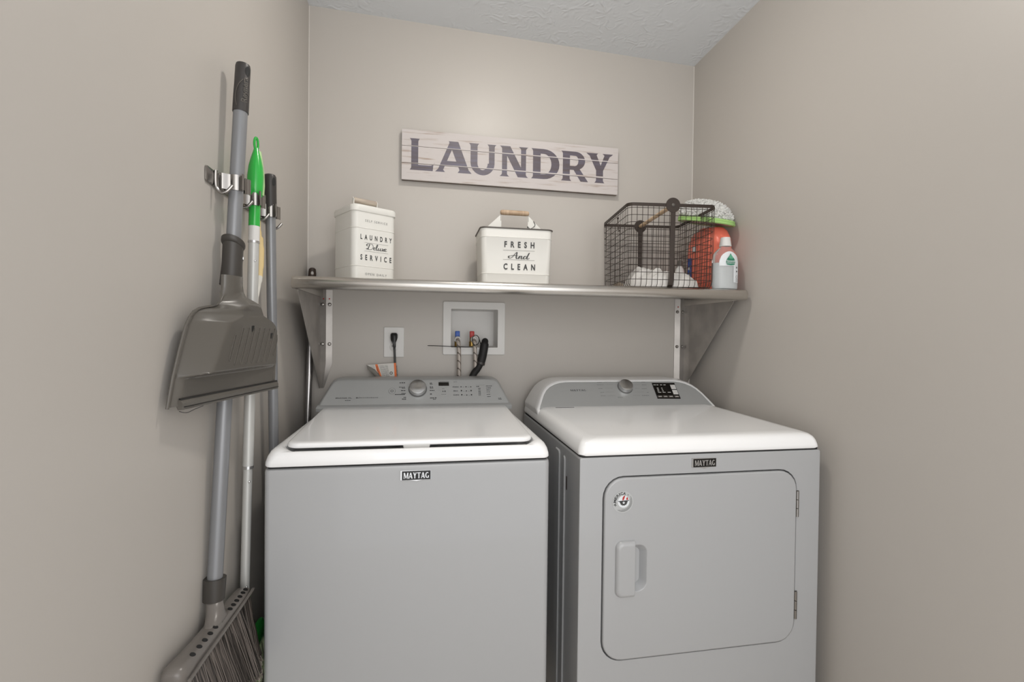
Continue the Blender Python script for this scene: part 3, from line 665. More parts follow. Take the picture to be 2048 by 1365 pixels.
for s_ in (-1, 1):
    L = [(yc - .012, .270), (yc + .012, .270), (yc + .006, .292), (yc + .009, .306), (yc, .315), (yc - .009, .306), (yc - .006, .292)]
    MB().loft([[(xc + s_ * .045 - .0015, y, z) for y, z in L], [(xc + s_ * .045 + .0015, y, z) for y, z in L]]).build('handle_bracket', M['cream'], lid_, True)
MB().tube([(xc - .0445, yc, .3045), (xc - .043, yc, .3045), (xc + .043, yc, .3045), (xc + .0445, yc, .3045)], [.008, .0095, .0095, .008], 16).build('handle', M['wood_grey'], lid_, True, label='grey-beige wooden handle')
mb = MB(); o_ = -.0006
add_text(mb, 'LAUNDRY', (.027, o_, .151), X, Z, .0165, .119, .03, 2.3)
add_text(mb, 'SERVICE', (.027, o_, .080), X, Z, .0175, .118, .03, 2.3)
add_script(mb, DELUXE, (.048, o_, .117), X, Z, .021, .079, 2.56)
for z in (.1402, .1108): mb.poly([(.042, o_, z), (.132, o_, z), (.132, o_, z + .0006), (.042, o_, z + .0006)])
mb.build('lettering', M['print'], body_, True, smooth=False)
mb = MB(); add_text(mb, 'SELF SERVICE', (.044, o_, .2130), X, Z, .0078, .084, 0, 1.5); add_text(mb, 'OPEN DAILY', (.045, o_, .0275), X, Z, .0078, .082, 0, 1.5)
mb.build('small_lettering', M['print_soft'], body_, True, smooth=False, kind='stuff')
# wide caddy
W2, D2, H2 = .2690, .190, .2140
t = thing('wide_canister', (.6495, -.270, 1.3575), 'wide cream metal caddy reading FRESH And CLEAN, wooden grip, middle of the shelf', 'caddy')
mb = MB(); lp = []
for z, a in ((0, .010), (.002, .007), (.046, .0055), (.048, .004), (.050, .0055), (.1785, .001), (.1805, -.0005), (.1825, .001), (H2 - .002, .0)): lp.append(rim_loop(a, W2 - a, a, D2 - a, .022, z))
for z, a in ((H2 - .002, .002), (.02, .008)): lp.append(rim_loop(a, W2 - a, a, D2 - a, .021, z))
body_ = mb.loft(lp).build('body', M['cream'], t, True)
MB().tube([(x, y, H2 - .001) for x, y in rrect(-.001, W2 + .001, -.001, D2 + .001, .023, 6)] + [(-.001, .022, H2 - .001)], .0028, 8, False).build('rim', M['rim_dark'], t, True, label='dark rolled rim')
yc = D2 / 2 + .005
for s_ in (-1, 1):
    cx = W2 / 2 + .007; f_ = lambda a: cx + s_ * a
    L = [(f_(.052), .205), (f_(.130), .205), (f_(.128), .2155), (f_(.057), .283), (f_(.052), .283)]
    MB().loft([[(x, yc - .001, z) for x, z in L], [(x, yc + .001, z) for x, z in L]]).build('handle_plate', M['cream'], t, True)
    MB().tube([(f_(.054), yc, .262), (f_(.054), yc, .290), (f_(.050), yc, .296)], .0016, 8).build('handle_wire', M['badge_metal'], t, True)
MB().tube([(cx - .056, yc, .2945), (cx - .052, yc, .2945), (cx - .045, yc, .2945), (cx + .045, yc, .2945), (cx + .052, yc, .2945), (cx + .056, yc, .2945)], [.006, .009, .0098, .0098, .009, .006], 16).build('handle', M['wood'], t, True, label='turned light wooden grip')
MB().tube(catmull([(cx + .053, yc - .004, .230), (cx + .050, yc - .004, .244), (cx + .062, yc - .004, .236), (cx + .080, yc - .004, .250), (cx + .074, yc - .004, .266)], 5), .0011, 6).build('twist_tie', M['black'], t, True)
mb = MB(); o_ = -.0004
yo = lambda z: o_ + .0055 - (z - .05) / .13 * .0045 - .0012
def flatrow(s, x0, wd, z, h): add_text(mb, s, (x0, yo(z), z), X, Vector((0, -.035, 1)), h, wd, .032, 2.2)
flatrow('FRESH', .0865, .112, .1440, .0205); flatrow('CLEAN', .0845, .118, .0635, .0205)
add_script(mb, AND, (.102, yo(.10) - .0006, .1025), X, Vector((0, -.035, 1)), .024, .078, 2.05, .085)
for z in (.1325, .0985): mb.poly([(.082, yo(z), z), (.200, yo(z), z), (.200, yo(z), z + .0008), (.082, yo(z), z + .0008)])
mb.build('lettering', M['print'], body_, True, smooth=False)

# ================================================================== WIRE BASKET
W3, D3, H3 = .322, .335, .2985
th = math.radians(-6)
t = thing('wire_basket', (1.1585, -.395, 1.3575), 'dark wire basket with wooden crossbar handle near the shelf right end', 'basket', th)
mb = MB(); R3 = .022; wr = .0011
def ringpts(z):
    k = 1 - (H3 - z) / H3; ins = .006 * (1 - k)
    if z < .02: ins += .014 * (1 - z / .02) ** 2
    return rrect(ins, W3 - ins, ins, D3 - ins, R3, 5)
rows = [.003 + (H3 - .02) * k / 11.0 for k in range(0, 12)]
for z in rows[1:]:
    L = [(x, y, z) for x, y in ringpts(z)]; mb.tube(L + [L[0]], wr, 5, False)
def side(u, which):
    pts = []
    for z in (H3 - .004, .15, .03, .012, .003):
        ins = .006 * (H3 - z) / H3 + (.014 * (1 - z / .02) ** 2 if z < .02 else 0)
        if which == 0: pts.append((u, ins, z))
        elif which == 1: pts.append((u, D3 - ins, z))
        elif which == 2: pts.append((ins, u, z))
        else: pts.append((W3 - ins, u, z))
    return pts
nu = 15
for k in range(nu + 1):
    u = .012 + (W3 - .024) * k / nu
    a, b2 = side(u, 0), side(u, 1); mb.tube(a + b2[::-1], wr, 5, False)
    u = .012 + (D3 - .024) * k / nu
    a, b2 = side(u, 2), side(u, 3); mb.tube(a + b2[::-1], wr, 5, False)
mb.build('wire_mesh', M['wire'], t, True, kind='stuff')
ro_ = rrect(-.002, W3 + .002, -.002, D3 + .002, R3 + .002, 6); ri_ = rrect(.0005, W3 - .0005, .0005, D3 - .0005, R3, 6)
mb = MB(); loops = [xy(ro_, H3 - .0115), xy(ro_, H3), xy(ri_, H3), xy(ri_, H3 - .0115)]
mb.loft(loops + [loops[0]], False, False).build('rim', M['wire'], t, True, angle=30)
for fy, s_ in ((-.003, -1), (D3 + .003, 1)):
    mb = MB(); ins = .006
    ysg = lambda q: fy + (-s_) * q
    path = [(H3 - .02, 0), (.15, .003), (.03, .006), (.010, .012), (.0015, .024)]
    lp = []
    for z, q in path: lp.append([(W3 / 2 - .008, ysg(q) - .001, z), (W3 / 2 + .008, ysg(q) - .001, z), (W3 / 2 + .008, ysg(q) + .0012, z), (W3 / 2 - .008, ysg(q) + .0012, z)])
    mb.loft(lp); mb.build('strap', M['wire'], t, True)
    MB().lathe([(.026, -.0015), (.0265, 0), (.026, .0015)], (W3 / 2, fy, H3 - .006), (0, 1, 0), 32).build('hub_plate', M['wire'], t, True, angle=50)
    MB().lathe([(.006, 0), (.006, .002), (.0035, .0045), (.001, .005)], (W3 / 2, fy + s_ * .001, H3 - .006), (0, s_, 0), 14).build('rivet', M['rim_dark'], t, True)
MB().box(W3 / 2 - .008, W3 / 2 + .008, .02, D3 - .02, .0003, .0018).build('bottom_strap', M['wire'], t, True, smooth=False)
MB().cyl((W3 / 2, 0, H3 - .006), (W3 / 2, D3, H3 - .006), .0078, 16).build('handle', M['dowel'], t, True, label='tan wooden dowel handle')
# small wire catches on the left side
mb = MB(); mb.tube([(-.003, .12, H3 - .03), (-.004, .115, H3 - .05), (-.003, .10, H3 - .08)], .0018, 6); mb.sphere((-.003, .12, H3 - .028), .004, 8); mb.sphere((-.003, .10, H3 - .08), .0035, 8); mb.build('wire_catch', M['wire'], t, True)

# laundry inside the basket
def bl(x, y, z): # basket-local to world
    c, s = math.cos(th), math.sin(th); return Vector((1.1585 + x * c - y * s, -.395 + x * s + y * c, 1.3575 + z))
def cloth(name, m, label, x0, x1, y0, y1, h, seed, base=.004, amp=.022, lobes=None, n=70):
    t_ = bl((x0 + x1) / 2, (y0 + y1) / 2, base)
    mb = MB(); grid = []
    for i in range(n + 1):
        row = []
        for j in range(n + 1):
            u, v = i / n * 2 - 1, j / n * 2 - 1
            x = (x0 + x1) / 2 + u * (x1 - x0) / 2; y = (y0 + y1) / 2 + v * (y1 - y0) / 2
            d = (abs(u) ** 2.6 + abs(v) ** 2.6)
            e = max(0, 1 - d) ** .38
            q = Vector((x * 9 + seed, y * 14 - seed, seed * .7))
            wv_ = noise.noise(q) * .9; q2_ = Vector((x * 13 + wv_ * 1.5, y * 26 + x * 9 + wv_ * 2.6, seed))
            rid = 1 - abs(noise.noise(q2_)) * 2.2; rid2 = 1 - abs(noise.noise(q2_ * 2.1 + Vector((3, 1, 2)))) * 2
            lb = sum(a * math.exp(-((x - cx) / sx) ** 2 - ((y - cy) / sy_) ** 2) for cx, cy, sx, sy_, a in (lobes or []))
            z = base + (h + lb + amp * rid + amp * .4 * rid2) * e
            row.append(mb.v(bl(x + .006 * noise.noise(q * 2), y + .006 * noise.noise(q * 2.3), max(base, z))))
        grid.append(row)
    for i in range(n):
        for j in range(n): mb.face([grid[i][j], grid[i + 1][j], grid[i + 1][j + 1], grid[i][j + 1]])
    rim = [grid[i][0] for i in range(n + 1)] + [grid[n][j] for j in range(1, n + 1)] + [grid[i][n] for i in range(n - 1, -1, -1)] + [grid[0][j] for j in range(n - 1, 0, -1)]
    mb.face(rim[::-1])
    o = mb.build(name, m); o.data.transform(Matrix.Translation(-t_)); o.location = t_
    return tag(o, label, 'cloth', None)
cloth('crumpled_cloth', M['cloth'], 'crumpled white cloth lying in the bottom of the wire basket', .035, .295, .022, .150, .024, 3.1, amp=.030, lobes=[(.10, .09, .06, .05, .020), (.24, .07, .05, .05, .006)])
cloth('crumpled_cloth', M['cloth2'], 'off-white towel heaped behind the white cloth in the wire basket', .050, .270, .152, .285, .045, 8.4, lobes=[(.11, .20, .07, .05, .030)])
cloth('folded_cloth', M['cloth_beige'], 'beige cloth tucked low in the left corner of the wire basket', .020, .048, .165, .300, .028, 5.5, amp=.010, n=40)
# white bottle with blue label inside the basket
def oval(cx, cy, a, b__, z, n=28): return [(cx + a * math.cos(2 * PI * k / n), cy + b__ * math.sin(2 * PI * k / n), z) for k in range(n)]
c = bl(.292, .235, .004)
t = thing('small_bottle', c, 'small white bottle with blue and orange label, in the basket beside the coral jug', 'bottle')
MB().loft([oval(c.x, c.y, a, a, c.z + z) for z, a in ((0, .017), (.003, .019), (.085, .019), (.098, .014), (.104, .009), (.11, .009))]).build('body', M['white_plastic'], t)
MB().lathe([(.011, .108), (.011, .128), (.009, .130)], c, n=20).build('cap', M['rim_dark'], t)
for z0_, z1_, a0, a1, mm, nm in ((.03, .078, -80, -10, 'blue', 'label_band'), (.008, .028, -150, -95, 'wood', 'label_patch')):
    mb = MB(); n_ = 10
    P = [[(c.x + .0196 * math.cos(math.radians(a0 + (a1 - a0) * k / n_)), c.y + .0196 * math.sin(math.radians(a0 + (a1 - a0) * k / n_)), c.z + z) for k in range(n_ + 1)] for z in (z0_, z1_)]
    mb.loft(P, False, False, closed=False).build(nm, M[mm], t)

# ================================================================== CORAL JUG, PADS, CLEAR BOTTLE
jx, jy = 1.5815, -.222
t = thing('detergent_jug', (jx, jy, 1.3575), 'large coral red detergent jug in the shelf corner behind the clear bottle', 'jug')
def jl(ax, ay, z, dy=0, p=3.2, n=40):
    out = []
    for k in range(n):
        a = 2 * PI * k / n; ca, sa = math.cos(a), math.sin(a); r = (abs(ca) ** p + abs(sa) ** p) ** (-1 / p)
        out.append((jx + ax * r * ca, jy + dy + ay * r * sa, 1.3575 + z))
    return out
MB().loft([jl(.040, .106, 0), jl(.044, .112, .004), jl(.046, .115, .05), jl(.0465, .117, .12), jl(.046, .116, .175), jl(.0455, .112, .205), jl(.0435, .099, .225), jl(.040, .090, .240), jl(.036, .080, .249), jl(.033, .075, .254)]).build('body', M['jug'], t, angle=60)
MB().loft([jl(.030, .036, .250, .01, 2), jl(.030, .036, .262, .01, 2)]).build('cap', M['jug'], t)
lab = MB()
lab.loft([[(jx - .0475, y, 1.3575 + z) for y, z in rrect(-.14, -.125, .02, .155, .002)], [(jx - .0470, y, 1.3575 + z) for y, z in rrect(-.14, -.125, .02, .155, .002)]]) if False else None
mb = MB(); mb.poly([(jx - .0475, jy + a, 1.3575 + b_) for a, b_ in ((.045, .01), (.075, .01), (.075, .150), (.045, .150))]); mb.build('label', M['blue'], t, smooth=False, label='blue label strip')
mb = MB()
for z in (.03, .07, .1): mb.poly([(jx - .0480, jy + a, 1.3575 + z + b_) for a, b_ in ((.05, 0), (.07, .004), (.068, .016), (.052, .012))])
mb.build('label_print', M['label_white'], t, smooth=False, kind='stuff')
mb = MB(); mb.poly([(jx - .0478, jy + a, 1.3575 + b_) for a, b_ in ((.01, .172), (.04, .172), (.04, .192), (.01, .192))]); mb.build('small_sticker', M['label_white'], t, smooth=False)

def pad(name, mtop, label, cx, cy, ang, ax, ay, z0, thick, droop, nub=False, rim=None, tiltz=.027):
    t = thing(name, (cx, cy, z0), label, 'mop pad')
    c_, s_ = math.cos(ang), math.sin(ang)
    def P(u, v, z):
        r2 = (u / ax) ** 2 + (v / ay) ** 2
        return Vector((cx + u * c_ - v * s_, cy + u * s_ + v * c_, z0 + z - droop * r2 - tiltz * u / ax))
    def L(k, z, n=48): return [P(ax * k * math.cos(2 * PI * i / n), ay * k * math.sin(2 * PI * i / n), z) for i in range(n)]
    MB().loft([L(.3, 0), L(.7, 0), L(.95, .001), L(.99, thick * .3)], True, False).build('underside', M['chenille'] if nub else M['pad_under'], t)
    MB().loft(([L(.99, thick * .3), L(1.0, thick * .5), L(.97, thick * .8), L(.85, thick), L(.6, thick * 1.1), L(.3, thick * 1.15)] if not nub else [L(.99, thick * .2), L(.97, thick * .32), L(.88, thick * .62), L(.75, thick * .85), L(.55, thick * .98), L(.3, thick * 1.04)]), False, True).build('fleece', mtop, t)
    if rim:
        for zz, kk in ((thick * .25, .995), (thick * .72, .985)):
            q = L(kk, zz); MB().tube(q + [q[0]], thick * .30, 8, False).build('edge_binding', rim, t)
    if nub:
        mb = MB()
        for i in range(1500):
            a = random.uniform(0, 2 * PI); r = math.sqrt(random.uniform(0, 1.25)); lowz = r > 1; r = min(r, 1.0)
            u, v = ax * r * math.cos(a), ay * r * math.sin(a)
            zt_ = thick * (1.1 - .75 * r ** 4)
            p = P(u, v, zt_ if not lowz else random.uniform(.004, thick * .4)); d = Vector((random.uniform(-1, 1), random.uniform(-1, 1), random.uniform(.3, 1))).normalized()
            mb.tube([p - Z * .002, p + d * .005, p + d * .0095 + Vector((random.uniform(-1, 1), random.uniform(-1, 1), 0)) * .004], [.0034, .0042, .0026], 6)
        mb.build('chenille_pile', M['chenille'], t, kind='stuff')
    return t
pang = math.radians(70) - PI / 2 + PI / 2
pa = math.atan2(-.19, .105)
pad('mop_pad', M['pad_green'], 'lime green edged mop pad lying directly on the coral jug', 1.544, -.258, pa, .110, .068, 1.6370, .018, .006, rim=M['pad_green'])
pad('mop_pad', M['chenille'], 'grey-white shaggy chenille mop pad on top of the green edged pad', 1.542, -.256, pa, .103, .062, 1.6600, .052, .010, nub=True)
# clear bottle
cx, cy = 1.5475, -.383; ba, bb_ = .0500, .0270
t = thing('dish_soap_bottle', (cx, cy, 1.3575), 'clear plastic soap bottle with white cap and green leaf drop label', 'bottle')
bp_ = [(0, .88), (.003, .97), (.012, 1.0), (.06, 1.0), (.105, 1.0), (.122, .97), (.136, .86), (.147, .66), (.154, .46), (.158, .36), (.163, .33)]
MB().loft([oval(cx, cy, ba * k, max(bb_ * k, .0155) if z > .14 else bb_ * k, 1.3575 + z, 40) for z, k in bp_]).build('body', M['clear'], t, angle=60)
MB().loft([oval(cx, cy, a, a, 1.3575 + z, 28) for z, a in ((.160, .0205), (.161, .0215), (.176, .0195), (.184, .0180), (.192, .0175), (.1935, .016))]).build('cap', M['white_plastic'], t)
MB().loft([oval(cx, cy, ba * .93, bb_ * .93, 1.3575 + z, 30) for z in (.004, .098)]).build('liquid', mat('milky_liquid', (.86, .89, .90), .5, trans=.25, ior=1.1), t, angle=60)
def on(u, z, e=.0006):
    u = max(-.0495, min(.0495, u)); s = 1.0
    if z > .105: s = 1 - .25 * ((z - .105) / .04) ** 2
    return Vector((cx + u * s, cy - (bb_ * s * math.sqrt(max(0, 1 - (u / ba) ** 2))) - e, 1.3575 + z))
def curved(mb, poly, e=.0006):
    mb.poly([on(u, z, e) for u, z in poly])
def strip(name, u0, u1, z0, ztop, m, e=.0006, n=16):
    mb = MB(); A = [on(u0 + (u1 - u0) * k / n, z0, e) for k in range(n + 1)]; rows_ = [A]
    for q in range(1, 7): rows_.append([on(u0 + (u1 - u0) * k / n, z0 + (ztop(k / n) - z0) * q / 6, e) for k in range(n + 1)])
    return mb.loft(rows_, False, False, closed=False).build(name, m, t)
lb_ = strip('label', -.036, .045, .086, lambda k: .104 + .036 * math.sqrt(max(0, 1 - (2 * k - 1) ** 2)), M['label_white'])
strip('side_label', .018, .0475, .026, lambda k: .086, M['label_white'])
mb = MB()
dp = [(0, .132), (-.006, .122), (-.016, .110), (-.019, .100), (-.016, .0905), (0, .0880), (.016, .0905), (.019, .100), (.016, .110), (.006, .122)]
curved(mb, [(a + .004, b_) for a, b_ in dp], .0036); mb.build('drop_print', M['drop'], lb_, smooth=False)
mb = MB()
for s_ in (-1, 1): curved(mb, [(.004, .129), (.004 + s_ * .006, .121), (.004 + s_ * .009, .114), (.004 + s_ * .001, .110)], .0044)
mb.build('leaf_print', M['leaf'], lb_, smooth=False)
mb = MB()
for s_, z_, h_, w__ in (('Seventh', .1000, .0064, .034), ('GENERATION', .0938, .0036, .034)):
    pl_, tw = font_polys(s_, h_ / .69, .018)
    for p in pl_: curved(mb, [(.004 - w__ / 2 + a * w__ / tw, z_ + b_) for a, b_ in p], .0046)
mb.build('label_text', M['label_white'], lb_, smooth=False, kind='stuff')
mb = MB()
for z in (.078, .064): curved(mb, [(.030, z), (.036, z), (.036, z + .006), (.030, z + .006)], .002)
for q in arc(.034, .047, .0055, .0055, 0, 360, .001, .001, 16): curved(mb, q, .002)
for z in (.030, .034, .038): curved(mb, [(.029, z), (.042, z), (.042, z + .001), (.029, z + .001)], .002)
mb.build('small_print', M['print_soft'], lb_, smooth=False, kind='stuff')

# ================================================================== OUTLET, CORD, WATER BOX, HOSES
t = thing('wall_outlet', (.332, 0, 1.0855), 'white electrical outlet plate on back wall under the shelf', 'outlet')
MB().loft([xz(rrect(.292, .372, 1.0855, 1.2075, .003), 0), xz(rrect(.292, .372, 1.0855, 1.2075, .003), -.004), xz(rrect(.294, .370, 1.0875, 1.2055, .003), -.006)]).build('plate', M['white_plastic'], t)
for z in (1.166, 1.1265):
    r = MB().lathe([(.0175, .0055), (.0175, .0072), (.0165, .0078), (.001, .0078)], (.332, 0, z), (0, -1, 0), 28).build('receptacle', M['white_plastic'], t)
    mb = MB()
    for dx in (-.0065, .0065): mb.box(.332 + dx - .001, .332 + dx + .001, -.0082, -.0075, z + .000, z + .008)
    mb.box(.3295, .3345, -.0082, -.0075, z - .010, z - .005); mb.build('slot', M['black'], r, smooth=False)
MB().lathe([(.003, .006), (.003, .0075), (.001, .008)], (.332, 0, 1.1465), (0, -1, 0), 10).build('screw', M['white_plastic'], t)
t = thing('power_cord', (.333, -.02, 1.166), 'black washer power cord plugged into the wall outlet, with warning tag', 'cord')
MB().loft([xz(rrect(.319, .347, 1.158, 1.183, .008), -.008), xz(rrect(.319, .347, 1.156, 1.184, .008), -.020), [(x, y, z) for (x, z), y in zip(rrect(.321, .345, 1.150, 1.182, .007), [-.030] * 24)], [(x, -.036, z) for x, z in rrect(.326, .341, 1.140, 1.174, .006)]]).build('plug', M['black'], t, angle=60)
MB().loft([xz(rrect(.326, .341, 1.140, 1.165, .006), -.016), xz(rrect(.326, .341, 1.140, 1.165, .006), -.034)]).build('plug_shoulder', M['black'], t) if False else None
MB().tube(catmull([(.3335, -.027, 1.158), (.3345, -.028, 1.140), (.336, -.028, 1.110), (.338, -.028, 1.062), (.341, -.030, 1.00), (.345, -.032, .93)], 5), [.0085] * 3 + [.006] * 5 + [.0042] * 18, 10).build('wire', M['black'], t)
def tg(x, z, y=-.036): return (x, y, z)
tgp = [(.232, 1.056), (.342, 1.0645), (.3475, .985), (.300, .985), (.285, 1.010), (.262, 1.038)]
tag_ = MB().loft([[tg(x, z, -.0340) for x, z in tgp], [tg(x, z, -.0348) for x, z in tgp]]).build('warning_tag', M['paper'], t, smooth=False, label='white warning tag with orange bands')
mb = MB(); mb.loft([[tg(.229, 1.0565, -.0345), tg(.262, 1.037, -.0350), tg(.300, .990, -.0350), tg(.292, .986, -.043), tg(.258, 1.022, -.048), tg(.236, 1.040, -.044)], [tg(.229, 1.0560, -.0352), tg(.262, 1.0365, -.0357), tg(.300, .9895, -.0357), tg(.292, .9855, -.0437), tg(.258, 1.0215, -.0487), tg(.236, 1.0395, -.0447)]]).build('tag_fold', M['paper_back'], tag_, smooth=False)
mb = MB(); mb.poly([tg(.334, 1.0640, -.0353), tg(.342, 1.0645, -.0353), tg(.3475, .985, -.0353), tg(.339, .985, -.0353)]); mb.build('orange_band', M['orange'], tag_, smooth=False); mb = MB(); mb.poly([tg(.262, 1.058, -.0353), tg(.271, 1.059, -.0353), tg(.290, 1.003, -.0353), tg(.279, 1.017, -.0353), tg(.268, 1.034, -.0353)]); mb.build('orange_band', M['orange'], tag_, smooth=False)
mb = MB(); up_ = Vector((-.07, 0, 1)).normalized(); rt_ = Vector((1, 0, .08)).normalized()
add_text(mb, 'WARNING', (.3425, -.0357, 1.055), Vector((.07, 0, -1)).normalized(), rt_, .0042, .055, .02)
add_text(mb, 'WARNING', (.2665, -.0357, 1.052), Vector((.25, 0, -1)).normalized(), rt_, .0035, .034, .02)
for k in range(13):
    z = 1.051 - k * .0042; bars(mb, (.278 + k * .0013, -.0355, z), rt_, up_, .019, .0014, 4)
    if k < 12: bars(mb, (.299 + k * .0008, -.0355, z + .002), rt_, up_, .012, .0014, 3)
for k in range(5): bars(mb, (.243 + k * .003, -.0355, 1.052 - k * .0045), rt_, up_, .016 - k * .0015, .0012, 3)
for q in arc(0, 0, .006, .006, 0, 360, .0025, .0025, 12): mb.poly(place_polys([q], (.324, -.0355, 1.024), rt_, up_)[0])
mb.build('tag_print', M['print'], tag_, smooth=False, kind='stuff')

t = thing('water_supply_box', (.657, 0, 1.0965), 'recessed white washer supply box with blue and red valves', 'supply box')
fo = rrect(.527, .786, 1.0965, 1.3165, .006); fo2 = rrect(.529, .784, 1.0985, 1.3145, .006); fi = rrect(.560, .755, 1.127, 1.286, .003)
MB().loft([xz(fo, 0.0), xz(fo, -.006), xz(fo2, -.008), xz(fi, -.008), xz(fi, .0)], False, False).build('frame', M['white_plastic'], t)
MB().loft([xz(fi, -.0075), xz(rrect(.563, .752, 1.130, 1.283, .006), .085), xz(rrect(.566, .749, 1.133, 1.280, .006), .088)], False, True).build('box_liner', M['white_plastic'], t)
for vx, mm, nm in ((.588, 'blue', 'blue'), (.6485, 'red', 'red')):
    v_ = MB().lathe([(.012, .132 - .132), (.012, .020), (.0095, .022), (.0095, .040)], (vx, .010, 1.131), n=16).build('valve', M['brass'], t)
    MB().box(vx - .0095, vx + .0095, .001, .020, 1.168, 1.195, .003).build('valve_handle', M[mm], v_, label=nm + ' valve handle')
for vx, lbl, pts in ((.588, 'braided supply hose on the blue valve, left', [(.588, .008, 1.163), (.588, -.018, 1.158), (.590, -.030, 1.14), (.5925, -.033, 1.10), (.593, -.034, 1.05), (.594, -.035, .99), (.596, -.035, .93)]),
                     (.6545, 'braided supply hose on the red valve, right', [(.650, .008, 1.160), (.655, -.018, 1.156), (.657, -.030, 1.14), (.6585, -.033, 1.10), (.660, -.034, 1.05), (.660, -.035, .99), (.660, -.035, .93)])):
    h = thing('supply_hose', (vx, 0, 1.16), lbl, 'hose')
    MB().tube(catmull(pts, 6), .0082, 12).build('hose', M['hose'], h)
    MB().lathe([(.0125, .0), (.0125, .012), (.010, .014)], (vx, .000, 1.162), (0, -1, -.25), 16).build('ring_nut', M['white_plastic'], h)
t = thing('drain_hose', (.70, -.02, 1.15), 'black drain hose hooked into the right of the supply box', 'hose')
MB().tube(catmull([(.706, .055, 1.128), (.705, .02, 1.150), (.700, -.014, 1.150), (.695, -.022, 1.120), (.688, -.026, 1.085), (.680, -.03, 1.062), (.668, -.036, 1.04), (.652, -.045, 1.02), (.636, -.055, .98), (.63, -.055, .93)], 6), [.014] * 14 + [.0175] * 16 + [.014] * 25, 14).build('hose', M['hose_black'], t)
MB().tube([(.6825, -.030, 1.066), (.680, -.031, 1.058)], .0185, 14).build('collar', M['grip'], t)
t = thing('cable_tie', (.56, -.03, 1.132), 'long black cable tie sticking out left across the supply box', 'cable tie')
MB().tube(catmull([(.465, -.040, 1.1345), (.50, -.042, 1.134), (.55, -.045, 1.132), (.60, -.046, 1.1300), (.636, -.044, 1.1295), (.646, -.040, 1.134)], 5), [.0008] + [.0017] * 25, 6).build('tail', M['black'], t)
MB().tube(catmull([(.646 + .013 + .015 * math.cos(a), -.038 + .004 * math.cos(a), 1.158 + .0205 * math.sin(a)) for a in [2 * PI * k / 10 for k in range(10)]], 4, True) + [(.674, -.034, 1.158)], .0016, 6, False).build('loop', M['black'], t)
MB().tube([(.672, -.034, 1.170), (.678, -.034, 1.150), (.681, -.033, 1.140)], .0018, 6).build('lock', M['black'], t)

# ================================================================== TOOL HOLDER ON LEFT WALL
rz_ = 1.512
t = thing('tool_holder', (0, -.62, rz_), 'chrome wall rack with clamps and hooks holding broom and mop poles', 'tool rack')
MB().loft([[(.001, a, b_) for a, b_ in rrect(-.902, -.462, rz_ - .0165, rz_ + .0165, .006)], [(.004, a, b_) for a, b_ in rrect(-.902, -.462, rz_ - .0165, rz_ + .0165, .006)], [(.005, a, b_) for a, b_ in rrect(-.900, -.464, rz_ - .0145, rz_ + .0145, .006)]]).build('rail', M['chrome'], t)
# three clamps: sheet-metal body on the rail and two spring jaws gripping the pole
P1 = lambda z: Vector((.040 - .020 * (1.789 - z) / 1.129, -.805 - .090 * (1.789 - z) / 1.129, z))
clamps = [(P1(rz_).y, P1(rz_).x, .0156), (-.7025, .0335, .0132), (-.5825, .035, .0138)]
for cy_, cxp, pr in clamps:
    mb = MB(); h_ = .017
    mb.box(.004, .013, cy_ - .022, cy_ + .022, rz_ - h_, rz_ + h_, .002)
    cl = mb.build('clamp', M['chrome'], t)
    for s_ in (-1, 1):
        # jaw: leaves the base, wraps half round the pole, flares out
        prof_ = [(.008, s_ * .020), (.0125, s_ * .023), (.018, s_ * (pr + .005))]
        for k in range(0, 5):
            a = math.radians(-25 + k * 22); prof_.append((cxp + (pr + .0015) * math.sin(a), s_ * (pr + .0015) * math.cos(a)))
        prof_ += [(cxp + pr * 1.05, s_ * (pr * .85)), (cxp + pr * 1.35, s_ * (pr * 1.15)), (cxp + pr * 1.3, s_ * (pr * 1.6))]
        P = catmull([Vector((a, b_, 0)) for a, b_ in prof_], 3)
        L0, L1 = [], []
        for i, p in enumerate(P):
            d = (P[min(i + 1, len(P) - 1)] - P[max(i - 1, 0)]).normalized(); nn = Vector((-d.y, d.x, 0)) * .0012
            L0.append((p + nn, p - nn))
        loops = [[(a.x, cy_ + a.y, rz_ - h_), (c.x, cy_ + c.y, rz_ - h_), (c.x, cy_ + c.y, rz_ + h_), (a.x, cy_ + a.y, rz_ + h_)] for a, c in L0]
        MB().loft(loops).build('spring_jaw', M['chrome'], cl, angle=50)
for hy in (-.868, -.744, -.618, -.503):
    pts = catmull([(.0085, hy, rz_ + .016), (.0085, hy, rz_ - .008), (.0105, hy, rz_ - .022), (.019, hy, rz_ - .031), (.031, hy, rz_ - .027), (.042, hy, rz_ - .014)], 6)
    MB().tube(pts, .0035, 10).build('hook', M['chrome'], t)

# ---- big grey broom
top = P1(1.767)
t = thing('angle_broom', P1(.45), 'large broom with thick grey pole and dark grip, frontmost on the left wall', 'broom')
MB().tube([P1(.64), P1(1.2), P1(1.69)], .0148, 24).build('pole', M['pole'], t)
g = [(1.678, .0162), (1.681, .0165), (1.72, .0163), (1.747, .0157), (1.767, .0157), (1.784, .0156), (1.790, .0144), (1.792, .009)]
gr = MB().tube([P1(z) for z, r in g], [r for z, r in g], 24).build('grip', M['grip'], t)
ax_ = (P1(1.7) - P1(1.6)).normalized()
pc = P1(1.772); vd = (CAM - pc); vd.z = 0; vd.normalize(); sd = Vector((-vd.y, vd.x, 0))
